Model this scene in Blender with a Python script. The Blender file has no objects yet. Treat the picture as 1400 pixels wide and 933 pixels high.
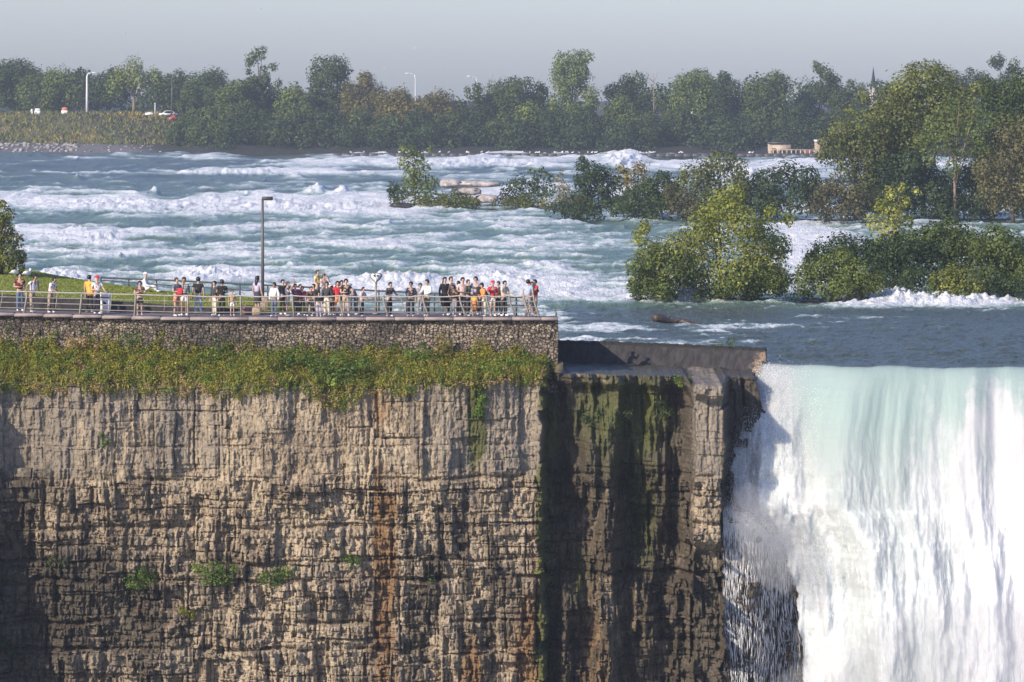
import bpy, math
import numpy as np
from mathutils import Vector, Matrix

# ------------------------------------------------------------------ frame of the place
F, CH, YH = 5700.0, 13.0, 130.0        # focal length in photo pixels, eye height over the water, horizon row
def PX(px, Y): return (px - 700.0) * Y / F
def PZ(py, Y): return CH - (py - YH) * Y / F
def GY(py, z=0.0): return (CH - z) * F / (py - YH)
sc = bpy.context.scene
COL = sc.collection
R = math.radians
SUN_EL, SUN_AZ = R(27.0), R(44.0)      # sun behind the viewer's left shoulder
sun_dir = Vector((-math.sin(SUN_AZ) * math.cos(SUN_EL), -math.cos(SUN_AZ) * math.cos(SUN_EL), math.sin(SUN_EL)))

# ------------------------------------------------------------------ noise
def _h(ix, iy, seed):
    h = (ix.astype(np.int64) * 374761393 + iy.astype(np.int64) * 668265263 + int(seed) * 1442695041) & 0xFFFFFFFF
    h = ((h ^ (h >> 13)) * 1274126177) & 0xFFFFFFFF
    h = h ^ (h >> 16)
    h = (h * 2246822519) & 0xFFFFFFFF
    h = h ^ (h >> 15)
    return (h & 0xFFFFFF) / float(0x1000000)
def pn(x, y, seed=0):
    x = np.asarray(x, float); y = np.asarray(y, float)
    xi = np.floor(x); yi = np.floor(y); fx = x - xi; fy = y - yi
    ix = xi.astype(np.int64); iy = yi.astype(np.int64)
    u = fx * fx * fx * (fx * (fx * 6 - 15) + 10); v = fy * fy * fy * (fy * (fy * 6 - 15) + 10)
    def g(dx, dy):
        a = _h(ix + dx, iy + dy, seed) * 2 * np.pi
        return np.cos(a) * (fx - dx) + np.sin(a) * (fy - dy)
    a = g(0, 0); b = g(1, 0); c = g(0, 1); d = g(1, 1)
    return (a + (b - a) * u + (c - a) * v + (a - b - c + d) * u * v) * 1.4
def fbm(x, y, o=4, seed=0, g=0.5):
    s = 0; amp = 1.0; tot = 0; f = 1.0
    for i in range(o):
        s = s + amp * pn(x * f + 17.3 * i, y * f - 9.1 * i, seed + i * 7); tot += amp
        amp *= g; f *= 2.03
    return s / tot
def ss(a, b, x):
    t = np.clip((np.asarray(x, float) - a) / (b - a), 0, 1)
    return t * t * (3 - 2 * t)
def gau(x, c, w): return np.exp(-((x - c) / w) ** 2)

# ------------------------------------------------------------------ materials
def node(nt, t, ins=None, **props):
    n = nt.nodes.new(t)
    for k, v in props.items(): setattr(n, k, v)
    for k, v in (ins or {}).items():
        if isinstance(v, bpy.types.NodeSocket): nt.links.new(v, n.inputs[k])
        else: n.inputs[k].default_value = v
    return n
def c4(c): return (c[0], c[1], c[2], 1.0)
def mixc(nt, f, a, b, mode='MIX'):
    n = nt.nodes.new('ShaderNodeMix'); n.data_type = 'RGBA'; n.blend_type = mode
    for k, v in ((0, f), (6, a), (7, b)):
        if isinstance(v, bpy.types.NodeSocket): nt.links.new(v, n.inputs[k])
        else: n.inputs[k].default_value = c4(v) if k > 0 else v
    return n.outputs[2]
def mth(nt, op, a, b=0.0, clamp=False):
    n = nt.nodes.new('ShaderNodeMath'); n.operation = op; n.use_clamp = clamp
    for k, v in ((0, a), (1, b)):
        if isinstance(v, bpy.types.NodeSocket): nt.links.new(v, n.inputs[k])
        else: n.inputs[k].default_value = v
    return n.outputs[0]
def mrange(nt, v, a, b, c=0.0, d=1.0):
    n = node(nt, 'ShaderNodeMapRange', {0: v, 1: a, 2: b, 3: c, 4: d}, interpolation_type='SMOOTHSTEP')
    return n.outputs[0]
def new_mat(name):
    m = bpy.data.materials.new(name); m.use_nodes = True
    nt = m.node_tree; b = nt.nodes['Principled BSDF']
    return m, nt, b
def coords(nt, scale=(1, 1, 1), kind='Object'):
    tc = nt.nodes.new('ShaderNodeTexCoord')
    return node(nt, 'ShaderNodeMapping', {'Vector': tc.outputs[kind], 'Scale': scale}).outputs[0]
def noise(nt, vec, scale, detail=4.0, rough=0.55, out=0):
    return node(nt, 'ShaderNodeTexNoise', {'Vector': vec, 'Scale': scale, 'Detail': detail, 'Roughness': rough}).outputs[out]
def attr(nt, name): return node(nt, 'ShaderNodeAttribute', attribute_name=name).outputs['Fac']
def simple(name, col, rough=0.75, var=0.18, scale=9.0, metal=0.0, bump=0.0):
    m, nt, b = new_mat(name)
    v = coords(nt)
    n = noise(nt, v, scale)
    lo = tuple(x * (1 - var) for x in col); hi = tuple(min(1, x * (1 + var)) for x in col)
    nt.links.new(mixc(nt, mrange(nt, n, 0.3, 0.7), lo, hi), b.inputs['Base Color'])
    b.inputs['Roughness'].default_value = rough; b.inputs['Metallic'].default_value = metal
    if bump:
        bp = node(nt, 'ShaderNodeBump', {'Height': n, 'Strength': bump, 'Distance': 0.05})
        nt.links.new(bp.outputs[0], b.inputs['Normal'])
    return m
def leafmat(name, dark, mid, light, trans=0.22, objvar=0.12):
    m, nt, b = new_mat(name)
    t = attr(nt, 'tint')
    oi = nt.nodes.new('ShaderNodeObjectInfo')
    t2 = mth(nt, 'ADD', t, mth(nt, 'MULTIPLY', mth(nt, 'SUBTRACT', oi.outputs['Random'], 0.5), objvar))
    r = nt.nodes.new('ShaderNodeValToRGB')
    nt.links.new(t2, r.inputs[0])
    e = r.color_ramp.elements
    e[0].position = 0.1; e[0].color = c4(dark); e[1].position = 0.9; e[1].color = c4(light)
    k = e.new(0.5); k.color = c4(mid)
    nt.links.new(r.outputs[0], b.inputs['Base Color'])
    b.inputs['Roughness'].default_value = 0.6
    b.inputs['Specular IOR Level'].default_value = 0.25
    tr = node(nt, 'ShaderNodeBsdfTranslucent', {'Color': r.outputs[0]})
    mx = node(nt, 'ShaderNodeMixShader', {0: trans, 1: b.outputs[0], 2: tr.outputs[0]})
    nt.links.new(mx.outputs[0], nt.nodes['Material Output'].inputs[0])
    return m

# ------------------------------------------------------------------ mesh helpers
def mesh_np(name, verts, faces, mats=None, smooth=False, attrs=None, fmat=None):
    """faces: (n,4) or (n,3) int array, or list of such arrays"""
    me = bpy.data.meshes.new(name)
    verts = np.asarray(verts, np.float32)
    if not isinstance(faces, list): faces = [faces]
    faces = [np.asarray(f, np.int32) for f in faces if len(f)]
    sizes = np.concatenate([np.full(len(f), f.shape[1], np.int32) for f in faces])
    loops = np.concatenate([f.ravel() for f in faces]).astype(np.int32)
    me.vertices.add(len(verts)); me.vertices.foreach_set('co', verts.ravel())
    me.loops.add(len(loops)); me.loops.foreach_set('vertex_index', loops)
    me.polygons.add(len(sizes))
    st = np.zeros(len(sizes), np.int32); st[1:] = np.cumsum(sizes)[:-1]
    me.polygons.foreach_set('loop_start', st)
    if smooth: me.polygons.foreach_set('use_smooth', np.ones(len(sizes), bool))
    if fmat is not None: me.polygons.foreach_set('material_index', np.asarray(fmat, np.int32))
    for k, a in (attrs or {}).items():
        at = me.attributes.new(k, 'FLOAT', 'POINT'); at.data.foreach_set('value', np.asarray(a, np.float32).ravel())
    for m in (mats if isinstance(mats, (list, tuple)) else [mats]):
        if m: me.materials.append(m)
    me.update(calc_edges=True); me.validate()
    return me
def link(name, me, parent=None, loc=None, rz=0.0):
    o = bpy.data.objects.new(name, me); COL.objects.link(o)
    if parent: o.parent = parent
    if loc is not None: o.location = loc
    if rz: o.rotation_euler = (0, 0, rz)
    return o
def tag(o, label=None, cat=None, group=None, kind=None):
    for k, v in (('label', label), ('category', cat), ('group', group), ('kind', kind)):
        if v: o[k] = v
    return o
def empty(name, loc, label, cat, group=None, rz=0.0):
    o = link(name, None, None, loc, rz); o.empty_display_size = 0.2
    return tag(o, label, cat, group)
def grid_faces(nr, nc, off=0):
    i = np.arange(nr - 1)[:, None] * nc + np.arange(nc - 1)[None, :]
    i = i.ravel() + off
    return np.stack([i, i + 1, i + nc + 1, i + nc], 1)
def grid_obj(name, X, Y, Z, mat, attrs=None, smooth=True, flip=False, parent=None):
    nr, nc = X.shape
    f = grid_faces(nr, nc)
    if flip: f = f[:, ::-1]
    me = mesh_np(name, np.stack([X.ravel(), Y.ravel(), Z.ravel()], 1), f, mat, smooth, attrs)
    return link(name, me, parent)
class G:
    """collects boxes, tubes and ellipsoids into ONE mesh"""
    def __init__(s): s.v = []; s.q = []; s.t = []; s.n = 0
    def add(s, v, q=None, t=None):
        v = np.asarray(v, float).reshape(-1, 3)
        if q is not None and len(q): s.q.append(np.asarray(q, int) + s.n)
        if t is not None and len(t): s.t.append(np.asarray(t, int) + s.n)
        s.v.append(v); s.n += len(v); return s
    def box(s, c, d, rz=0.0, taper=1.0, bev=0.0):
        x, y, z = (k / 2 for k in d)
        b = min(bev, x * .6, y * .6)
        def ring(sx, sy, zz, tp):
            if b <= 0: p = [(-sx, -sy), (sx, -sy), (sx, sy), (-sx, sy)]
            else: p = [(-sx + b, -sy), (sx - b, -sy), (sx, -sy + b), (sx, sy - b), (sx - b, sy), (-sx + b, sy), (-sx, sy - b), (-sx, -sy + b)]
            return [(px * tp, py * tp, zz) for px, py in p]
        lo = ring(x, y, -z, 1.0); hi = ring(x, y, z, taper); n = len(lo)
        v = np.array(lo + hi + [(0, 0, -z), (0, 0, z)], float)
        q = [(i, (i + 1) % n, n + (i + 1) % n, n + i) for i in range(n)]
        t = [(2 * n, (i + 1) % n, i) for i in range(n)] + [(2 * n + 1, n + i, n + (i + 1) % n) for i in range(n)]
        if rz:
            cs, sn = math.cos(rz), math.sin(rz)
            v[:, :2] = np.stack([v[:, 0] * cs - v[:, 1] * sn, v[:, 0] * sn + v[:, 1] * cs], 1)
        return s.add(v + np.array(c), q, t)
    def tube(s, pts, rad, seg=8, cap=True, flat=1.0):
        pts = np.asarray(pts, float); n = len(pts)
        rad = np.full(n, rad, float) if np.isscalar(rad) else np.asarray(rad, float)
        tn = np.gradient(pts, axis=0); tn /= np.linalg.norm(tn, axis=1)[:, None] + 1e-9
        up = np.array([0, 0, 1.0]) if abs(tn[:, 2]).mean() < .8 else np.array([0, 1.0, 0])
        a = np.cross(tn, up); a /= np.linalg.norm(a, axis=1)[:, None] + 1e-9
        b = np.cross(a, tn)
        th = np.arange(seg) / seg * 2 * np.pi
        v = pts[:, None, :] + rad[:, None, None] * (np.cos(th)[None, :, None] * a[:, None, :] + flat * np.sin(th)[None, :, None] * b[:, None, :])
        v = v.reshape(-1, 3); q = []; t = []
        i = np.arange(n - 1)[:, None] * seg; j = np.arange(seg)[None, :]; k = (j + 1) % seg
        q = np.stack([i + j, i + k, i + seg + k, i + seg + j], -1).reshape(-1, 4)
        if cap:
            v = np.concatenate([v, pts[:1], pts[-1:]]); m = n * seg
            t = [(m, (x + 1) % seg, x) for x in range(seg)] + [(m + 1, (n - 1) * seg + x, (n - 1) * seg + (x + 1) % seg) for x in range(seg)]
        return s.add(v, q, t)
    def ball(s, c, r, nu=10, nv=7, cut=None):
        u = np.arange(nu) / nu * 2 * np.pi; w = np.linspace(0, np.pi, nv)
        v = np.stack([np.sin(w)[:, None] * np.cos(u)[None], np.sin(w)[:, None] * np.sin(u)[None], np.cos(w)[:, None] * np.ones(nu)[None]], -1).reshape(-1, 3)
        i = np.arange(nv - 1)[:, None] * nu; j = np.arange(nu)[None]; k = (j + 1) % nu
        q = np.stack([i + j, i + nu + j, i + nu + k, i + k], -1).reshape(-1, 4)
        if cut is not None:
            q = q[[not cut(v[f].mean(0)) for f in q]]
        return s.add(v * np.array(r) + np.array(c), q)
    def mesh(s, name, mat, smooth=False, attrs=None):
        f = []
        if s.q: f.append(np.concatenate(s.q))
        if s.t: f.append(np.concatenate(s.t))
        return mesh_np(name, np.concatenate(s.v), f, mat, smooth, attrs)
    def obj(s, name, mat, parent=None, loc=None, smooth=False, rz=0.0):
        return link(name, s.mesh(name, mat, smooth), parent, loc, rz)

# ------------------------------------------------------------------ palette
M = {}
M['bark'] = simple('bark', (0.10, 0.075, 0.055), 0.9, 0.35, 6)
M['bark_pale'] = simple('bark_pale', (0.22, 0.17, 0.12), 0.9, 0.3, 6)
M['twig'] = simple('twig', (0.12, 0.085, 0.06), 0.9, 0.3, 6)
M['far_dark'] = leafmat('far_dark_leaf', (0.025, 0.047, 0.014), (0.051, 0.081, 0.021), (0.103, 0.143, 0.031))
M['far_mid'] = leafmat('far_mid_leaf', (0.042, 0.064, 0.017), (0.085, 0.118, 0.028), (0.164, 0.201, 0.042))
M['far_pale'] = leafmat('far_pale_leaf', (0.081, 0.109, 0.023), (0.162, 0.207, 0.042), (0.292, 0.319, 0.067))
M['far_olive'] = leafmat('far_olive_leaf', (0.081, 0.078, 0.019), (0.177, 0.153, 0.035), (0.276, 0.237, 0.054))
M['isl_dark'] = leafmat('island_dark_leaf', (0.017, 0.035, 0.013), (0.043, 0.072, 0.024), (0.094, 0.129, 0.039))
M['isl_green'] = leafmat('island_green_leaf', (0.035, 0.062, 0.016), (0.098, 0.134, 0.031), (0.212, 0.253, 0.056))
M['isl_lime'] = leafmat('island_lime_leaf', (0.099, 0.120, 0.023), (0.238, 0.264, 0.050), (0.477, 0.461, 0.101))
M['isl_olive'] = leafmat('island_olive_leaf', (0.064, 0.079, 0.020), (0.154, 0.175, 0.040), (0.272, 0.288, 0.061))
M['isl_brown'] = leafmat('island_brown_leaf', (0.052, 0.050, 0.021), (0.119, 0.110, 0.044), (0.199, 0.184, 0.071))
M['isl_gold'] = leafmat('island_gold_leaf', (0.112, 0.102, 0.028), (0.237, 0.198, 0.055), (0.362, 0.300, 0.090))
M['weed'] = leafmat('bank_weed_leaf', (0.079, 0.102, 0.015), (0.224, 0.226, 0.033), (0.500, 0.431, 0.067), 0.3)
M['weed_green'] = leafmat('bank_green_leaf', (0.045, 0.088, 0.017), (0.113, 0.186, 0.032), (0.264, 0.342, 0.055), 0.3)
M['straw'] = leafmat('bank_straw_leaf', (0.185, 0.127, 0.058), (0.354, 0.248, 0.111), (0.554, 0.397, 0.182), 0.2)
M['goldenrod'] = leafmat('goldenrod_flower', (0.36, 0.26, 0.02), (0.52, 0.38, 0.03), (0.66, 0.50, 0.06), 0.2)
M['steel'] = simple('galvanised_rail', (0.27, 0.25, 0.215), 0.6, 0.2, 5, 0.2)
M['steel_light'] = simple('worn_top_rail', (0.44, 0.41, 0.36), 0.55, 0.15, 5, 0.1)
M['dark_rail'] = simple('dark_back_rail', (0.055, 0.058, 0.062), 0.6, 0.2, 5)
M['lamp_white'] = simple('lamp_white_paint', (0.62, 0.62, 0.62), 0.5, 0.08, 4)
M['lamp_grey'] = simple('lamp_grey_paint', (0.10, 0.095, 0.09), 0.5, 0.1, 4)
M['lamp_dark'] = simple('lamp_dark_paint', (0.05, 0.05, 0.05), 0.5, 0.1, 4)
M['conc'] = simple('pale_concrete', (0.42, 0.38, 0.33), 0.9, 0.25, 4, bump=0.3)
M['tan_stone'] = simple('tan_stone', (0.36, 0.28, 0.19), 0.9, 0.3, 5, bump=0.4)
M['red_stone'] = simple('reddish_stone', (0.24, 0.13, 0.10), 0.9, 0.3, 5, bump=0.4)
M['white'] = simple('white_paint', (0.78, 0.78, 0.76), 0.5, 0.06, 4)
M['black'] = simple('black_paint', (0.02, 0.02, 0.022), 0.5, 0.1, 4)
M['glass'] = simple('dark_glass', (0.02, 0.022, 0.026), 0.12, 0.1, 3)
M['red'] = simple('red_paint', (0.45, 0.05, 0.04), 0.45, 0.1, 4)
M['orange'] = simple('orange_paint', (0.62, 0.16, 0.06), 0.5, 0.1, 4)
M['gull'] = simple('gull_white', (0.78, 0.78, 0.78), 0.8, 0.05, 4)
M['gull_grey'] = simple('gull_grey', (0.36, 0.38, 0.41), 0.8, 0.05, 4)
M['wet_rock'] = simple('wet_dark_rock', (0.035, 0.032, 0.03), 0.35, 0.5, 1.5, bump=0.6)
M['soil'] = simple('island_soil', (0.038, 0.032, 0.024), 0.95, 0.45, 1.2, bump=0.6)
M['wood'] = simple('wet_driftwood', (0.06, 0.042, 0.032), 0.5, 0.4, 6, bump=0.5)

# ------------------------------------------------------------------ foliage
def leaf_quads(pos, nrm, size, rng, aspect=0.78):
    n = len(pos)
    nrm = nrm / (np.linalg.norm(nrm, axis=1)[:, None] + 1e-9)
    t = rng.normal(size=(n, 3)); t -= (t * nrm).sum(1)[:, None] * nrm
    t /= np.linalg.norm(t, axis=1)[:, None] + 1e-9
    b = np.cross(nrm, t)
    L = size[:, None]; Wd = size[:, None] * aspect
    cup = nrm * L * 0.12
    v = np.stack([pos - t * L * .5, pos + b * Wd * .5 + cup, pos + t * L * .5, pos - b * Wd * .5 + cup], 1)
    return v.reshape(-1, 3), np.arange(n * 4).reshape(-1, 4)
def foliage_mesh(name, blobs, leaf, mat, rng, cover=2.4, shell=0.5, squash=(1, 1, 1), up=0.35, tint=(0.5, 0.22), droop=0.0, base_z=None):
    """blobs: (x,y,z,r) in metres. leaves spread through every blob's volume, denser near its surface"""
    P = []; NN = []; T = []; S = []
    for (bx, by, bz, r) in blobs:
        n = max(10, int(cover * 7.5 * (r / leaf) ** 2))
        d = rng.normal(size=(n, 3)); d /= np.linalg.norm(d, axis=1)[:, None]
        lump = 1 + 0.38 * pn(d[:, 0] * 1.9 + bx * 3.1, d[:, 2] * 1.9 + d[:, 1] * 1.3 + bz * 2.3, 5)
        rr = r * lump * (shell + (1 - shell) * rng.random(n) ** 0.6) * (1 + 0.14 * np.abs(rng.normal(size=n)))
        p = d * rr[:, None] * np.array(squash)
        if droop: p[:, 2] -= droop * r * rng.random(n) ** 1.5 * 1.6
        p += np.array([bx, by, bz])
        P.append(p); NN.append(d * 0.95 + rng.normal(size=(n, 3)) * 0.36 + np.array([0, 0, up]))
        bt = rng.normal() * 0.10
        T.append(tint[0] + bt + rng.normal(size=n) * tint[1] * .38)
        S.append(leaf * (0.6 + 0.8 * rng.random(n)))
    P = np.concatenate(P); NN = np.concatenate(NN); T = np.concatenate(T); S = np.concatenate(S)
    if base_z is not None:
        k = P[:, 2] > base_z + 0.02; P, NN, T, S = P[k], NN[k], T[k], S[k]
    v, q = leaf_quads(P, NN, S, rng)
    return mesh_np(name, v, q, mat, False, {'tint': np.repeat(np.clip(T, 0, 1), 4)})
def trunk_geo(blobs, rng, r0, limbs=5, bend=0.06, top=0.75):
    bl = np.array(blobs); h = (bl[:, 2] + bl[:, 3]).max()
    c = np.average(bl[:, :3], axis=0, weights=bl[:, 3] ** 2)
    g = G()
    n = 7; t = np.linspace(0, 1, n)
    end = np.array([c[0] * .8, c[1] * .8, h * top])
    m = np.outer(t, end) + np.stack([rng.normal(size=n) * bend * h * .25 * t, rng.normal(size=n) * bend * h * .25 * t, np.zeros(n)], 1)
    g.tube(m, r0 * (1 - 0.85 * t), 7)
    idx = rng.choice(len(bl), min(limbs, len(bl)), replace=False)
    for i in idx:
        s = m[rng.integers(1, n - 2)]
        e = bl[i, :3] + np.array([0, 0, bl[i, 3] * .2])
        if e[2] < s[2] * .7: continue
        u = np.linspace(0, 1, 5)
        p = s + np.outer(u, e - s) + np.outer(np.sin(u * np.pi), np.array([0, 0, .06 * h]))
        g.tube(p, r0 * .42 * (1 - .8 * u), 5)
    return g
def plant(name, Y, base, blobs_px, leaf_px, mat, label, cat, rng, trunk='trunk', crown='crown', group=None, r0=None, depth=0.7,
          cover=2.4, limbs=5, fill=1, trunk_mat='bark', base_z=0.0, **kw):
    """blobs_px: (px, py, r_px) as seen; every blob gets its own depth so the plant is round, not a card"""
    k = Y / F
    bx = PX(base, Y)
    hw = max(abs(b[0] - base) + b[2] for b in blobs_px) * k
    BL = []
    for (x, y, r) in blobs_px:
        wx = PX(x, Y) - bx; wz = PZ(y, Y) - base_z; rr = r * k
        off = math.sqrt(max(0.05, 1 - min(1, abs(wx) / (hw + .01)) ** 2)) * hw * depth
        for j in range(1 + fill):
            dy = rng.uniform(-1, 1) * off if j else rng.uniform(-1, 0.1) * off * .6
            BL.append((wx + rng.normal() * rr * .25 * (j > 0), dy, max(wz + rng.normal() * rr * .2 * (j > 0), rr * .25), rr * (1 if j == 0 else rng.uniform(.75, 1.0))))
    o = empty(name, (bx, Y, base_z), label, cat, group)
    link(crown, foliage_mesh(crown, BL, leaf_px * k, M[mat] if isinstance(mat, str) else mat, rng, cover, base_z=-0.1, **kw), o)
    h = max(b[2] + b[3] for b in BL)
    trunk_geo(BL, rng, r0 or h * .022, limbs).obj(trunk, M[trunk_mat], o, smooth=True)
    return o
def auto_blobs(cx, top, w, base, style, rng):
    h = base - top; out = []
    if style == 'round':
        for i in range(24):
            q = math.sqrt((i + .5) / 24) * .88; a = i * 2.39996 + rng.uniform(-.3, .3)
            out.append((cx + math.cos(a) * q * w * .44, top + h * .40 + math.sin(a) * q * h * .36, w * rng.uniform(.12, .19)))
        out.append((cx + rng.normal() * w * .08, top + w * .13, w * .13))
    elif style == 'tall':
        for t in np.linspace(.08, .92, 10):
            ww = w * np.interp(t, [0, .12, .3, .6, 1], [.22, .30, .34, .46, .42])
            for s in (-1, 0, 1): out.append((cx + (s * .62 + rng.uniform(-.22, .22)) * ww, top + t * h * .9 + rng.uniform(-.03, .03) * h, w * rng.uniform(.12, .18)))
    elif style == 'sparse':
        for i in range(16):
            t = (i + .5) / 16; out.append((cx + rng.uniform(-1, 1) * w * (.16 + .34 * t), top + w * .08 + t * h * .42, w * rng.uniform(.08, .13)))
        for i in range(14):
            out.append((cx + rng.uniform(-1, 1) * w * .42, top + h * rng.uniform(.38, .88), w * rng.uniform(.14, .2)))
    elif style == 'willow':
        for i in range(14):
            a = rng.uniform(-1, 1); out.append((cx + a * w * .42, top + h * (.13 + .2 * a * a + .28 * rng.random()), w * rng.uniform(.1, .16)))
        out.append((cx, top + w * .14, w * .15))
    elif style == 'bush':
        for i in range(9):
            a = rng.uniform(-1, 1); out.append((cx + a * w * .42, top + h * (.25 + .25 * a * a + .4 * rng.random()), min(w, h * 1.4) * rng.uniform(.16, .24)))
        out.append((cx + rng.normal() * w * .1, top + h * .2, min(w, h) * .18))
    return out

# ================================================================== RIVER
def river_material():
    m, nt, b = new_mat('river_water')
    f = attr(nt, 'foam'); tl = attr(nt, 'teal')
    v = coords(nt, (1.0, 0.45, 1.0))
    n1 = noise(nt, v, 2.2, 6, 0.7); n2 = noise(nt, v, 7.5, 3, 0.6)
    ff = mth(nt, 'ADD', f, mth(nt, 'MULTIPLY', mth(nt, 'SUBTRACT', n1, 0.5), 1.25))
    ff = mth(nt, 'ADD', ff, mth(nt, 'MULTIPLY', mth(nt, 'SUBTRACT', n2, 0.5), 0.75))
    ff = mrange(nt, ff, 0.14, 0.72)
    deep = mixc(nt, tl, (0.066, 0.082, 0.066), (0.165, 0.265, 0.205))
    milky = mixc(nt, mrange(nt, f, 0.05, 0.6), deep, (0.32, 0.455, 0.42))
    fc = mixc(nt, mrange(nt, n2, .42, .68, 0, .65), (0.80, 0.81, 0.81), (0.46, 0.52, 0.54))
    nt.links.new(mixc(nt, ff, milky, fc), b.inputs['Base Color'])
    nt.links.new(mth(nt, 'ADD', mth(nt, 'MULTIPLY', ff, 0.5), 0.34), b.inputs['Roughness'])
    b.inputs['IOR'].default_value = 1.33; b.inputs['Specular IOR Level'].default_value = .3
    hgt = mth(nt, 'ADD', n1, mth(nt, 'MULTIPLY', n2, 0.4))
    bp = node(nt, 'ShaderNodeBump', {'Height': hgt, 'Strength': 0.6, 'Distance': 0.5})
    nt.links.new(bp.outputs[0], b.inputs['Normal'])
    return m
M['river'] = river_material()

# where the rapids break: (px, py, half width, half height, more foam) read at the water plane
FOAM = [(230, 218, 260, 3.0, .50), (90, 237, 130, 3.5, .40), (330, 236, 170, 5.0, .75), (640, 220, 260, 7, .60), (440, 236, 60, 4, .3), (600, 240, 140, 6, .1),
        (250, 275, 300, 13, .58), (30, 266, 80, 10, .4), (500, 282, 110, 12, .65), (620, 296, 130, 7, .28), (700, 262, 60, 12, .5), (665, 266, 28, 10, .9),
        (60, 322, 80, 10, .45), (140, 325, 40, 9, .5), (330, 310, 160, 10, .35), (230, 345, 170, 12, .30), (520, 330, 120, 9, .30), (720, 330, 160, 14, .18),
        (300, 304, 160, 5, -.28), (150, 358, 160, 6, -.28), (620, 318, 60, 7, -.30), (520, 358, 90, 6, -.35), (150, 302, 150, 4, -.2),
        (80, 377, 90, 6, .55), (300, 374, 90, 8, .7), (600, 388, 170, 13, .75), (520, 385, 40, 9, .6), (760, 372, 90, 9, .55), (800, 400, 120, 7, .65), (450, 396, 90, 6, .4),
        (940, 405, 80, 6, .9), (860, 402, 60, 6, .55), (1230, 409, 80, 7, .95), (1320, 412, 110, 6, .75), (1180, 412, 60, 5, .5),
        (1110, 350, 45, 40, .75), (1100, 310, 60, 8, .6), (870, 270, 50, 25, .3), (950, 228, 90, 10, .6), (1030, 235, 50, 12, .7), (1100, 226, 60, 8, .5), (1290, 225, 120, 8, .45),
        (830, 448, 60, 8, .62), (790, 470, 50, 7, .75), (870, 474, 110, 5, .62), (1010, 447, 70, 4, .65), (1190, 434, 70, 3, .45), (1290, 422, 100, 5, .42), (960, 455, 60, 6, .6),
        (1000, 480, 70, 3, .2), (770, 430, 60, 10, .1)]
SPLASH = [(852, 222, 24, 10, 1.5), (210, 262, 11, 3, 1.1), (432, 262, 14, 4, 1.2), (468, 264, 16, 4, 1.1), (105, 247, 8, 2, 1.0), (1235, 408, 42, 6, .75), (1305, 410, 40, 6, .62), (1370, 412, 40, 5, .35),
          (1165, 414, 30, 4, .35), (945, 405, 26, 4, .8), (905, 406, 30, 4, .35), (510, 384, 32, 5, .7), (565, 384, 40, 6, .5), (290, 377, 40, 6, .7), (690, 384, 60, 6, .5), (80, 376, 40, 4, .5),
          (260, 283, 150, 6, .35), (120, 280, 90, 6, .3), (440, 285, 90, 6, .3), (640, 226, 120, 6, .6), (330, 240, 60, 5, .7), (140, 326, 30, 6, .4), (1025, 240, 30, 8, .9), (790, 470, 30, 5, .25)]
def brink_y(px):
    """the lip of the falls in plan"""
    y = 203.2 - 2.6 * ss(1050, 1200, px) + 0.5 * np.sin(px / 47.0) * .5
    y = y + 0.6 * ss(1330, 1370, px)
    return y
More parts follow.
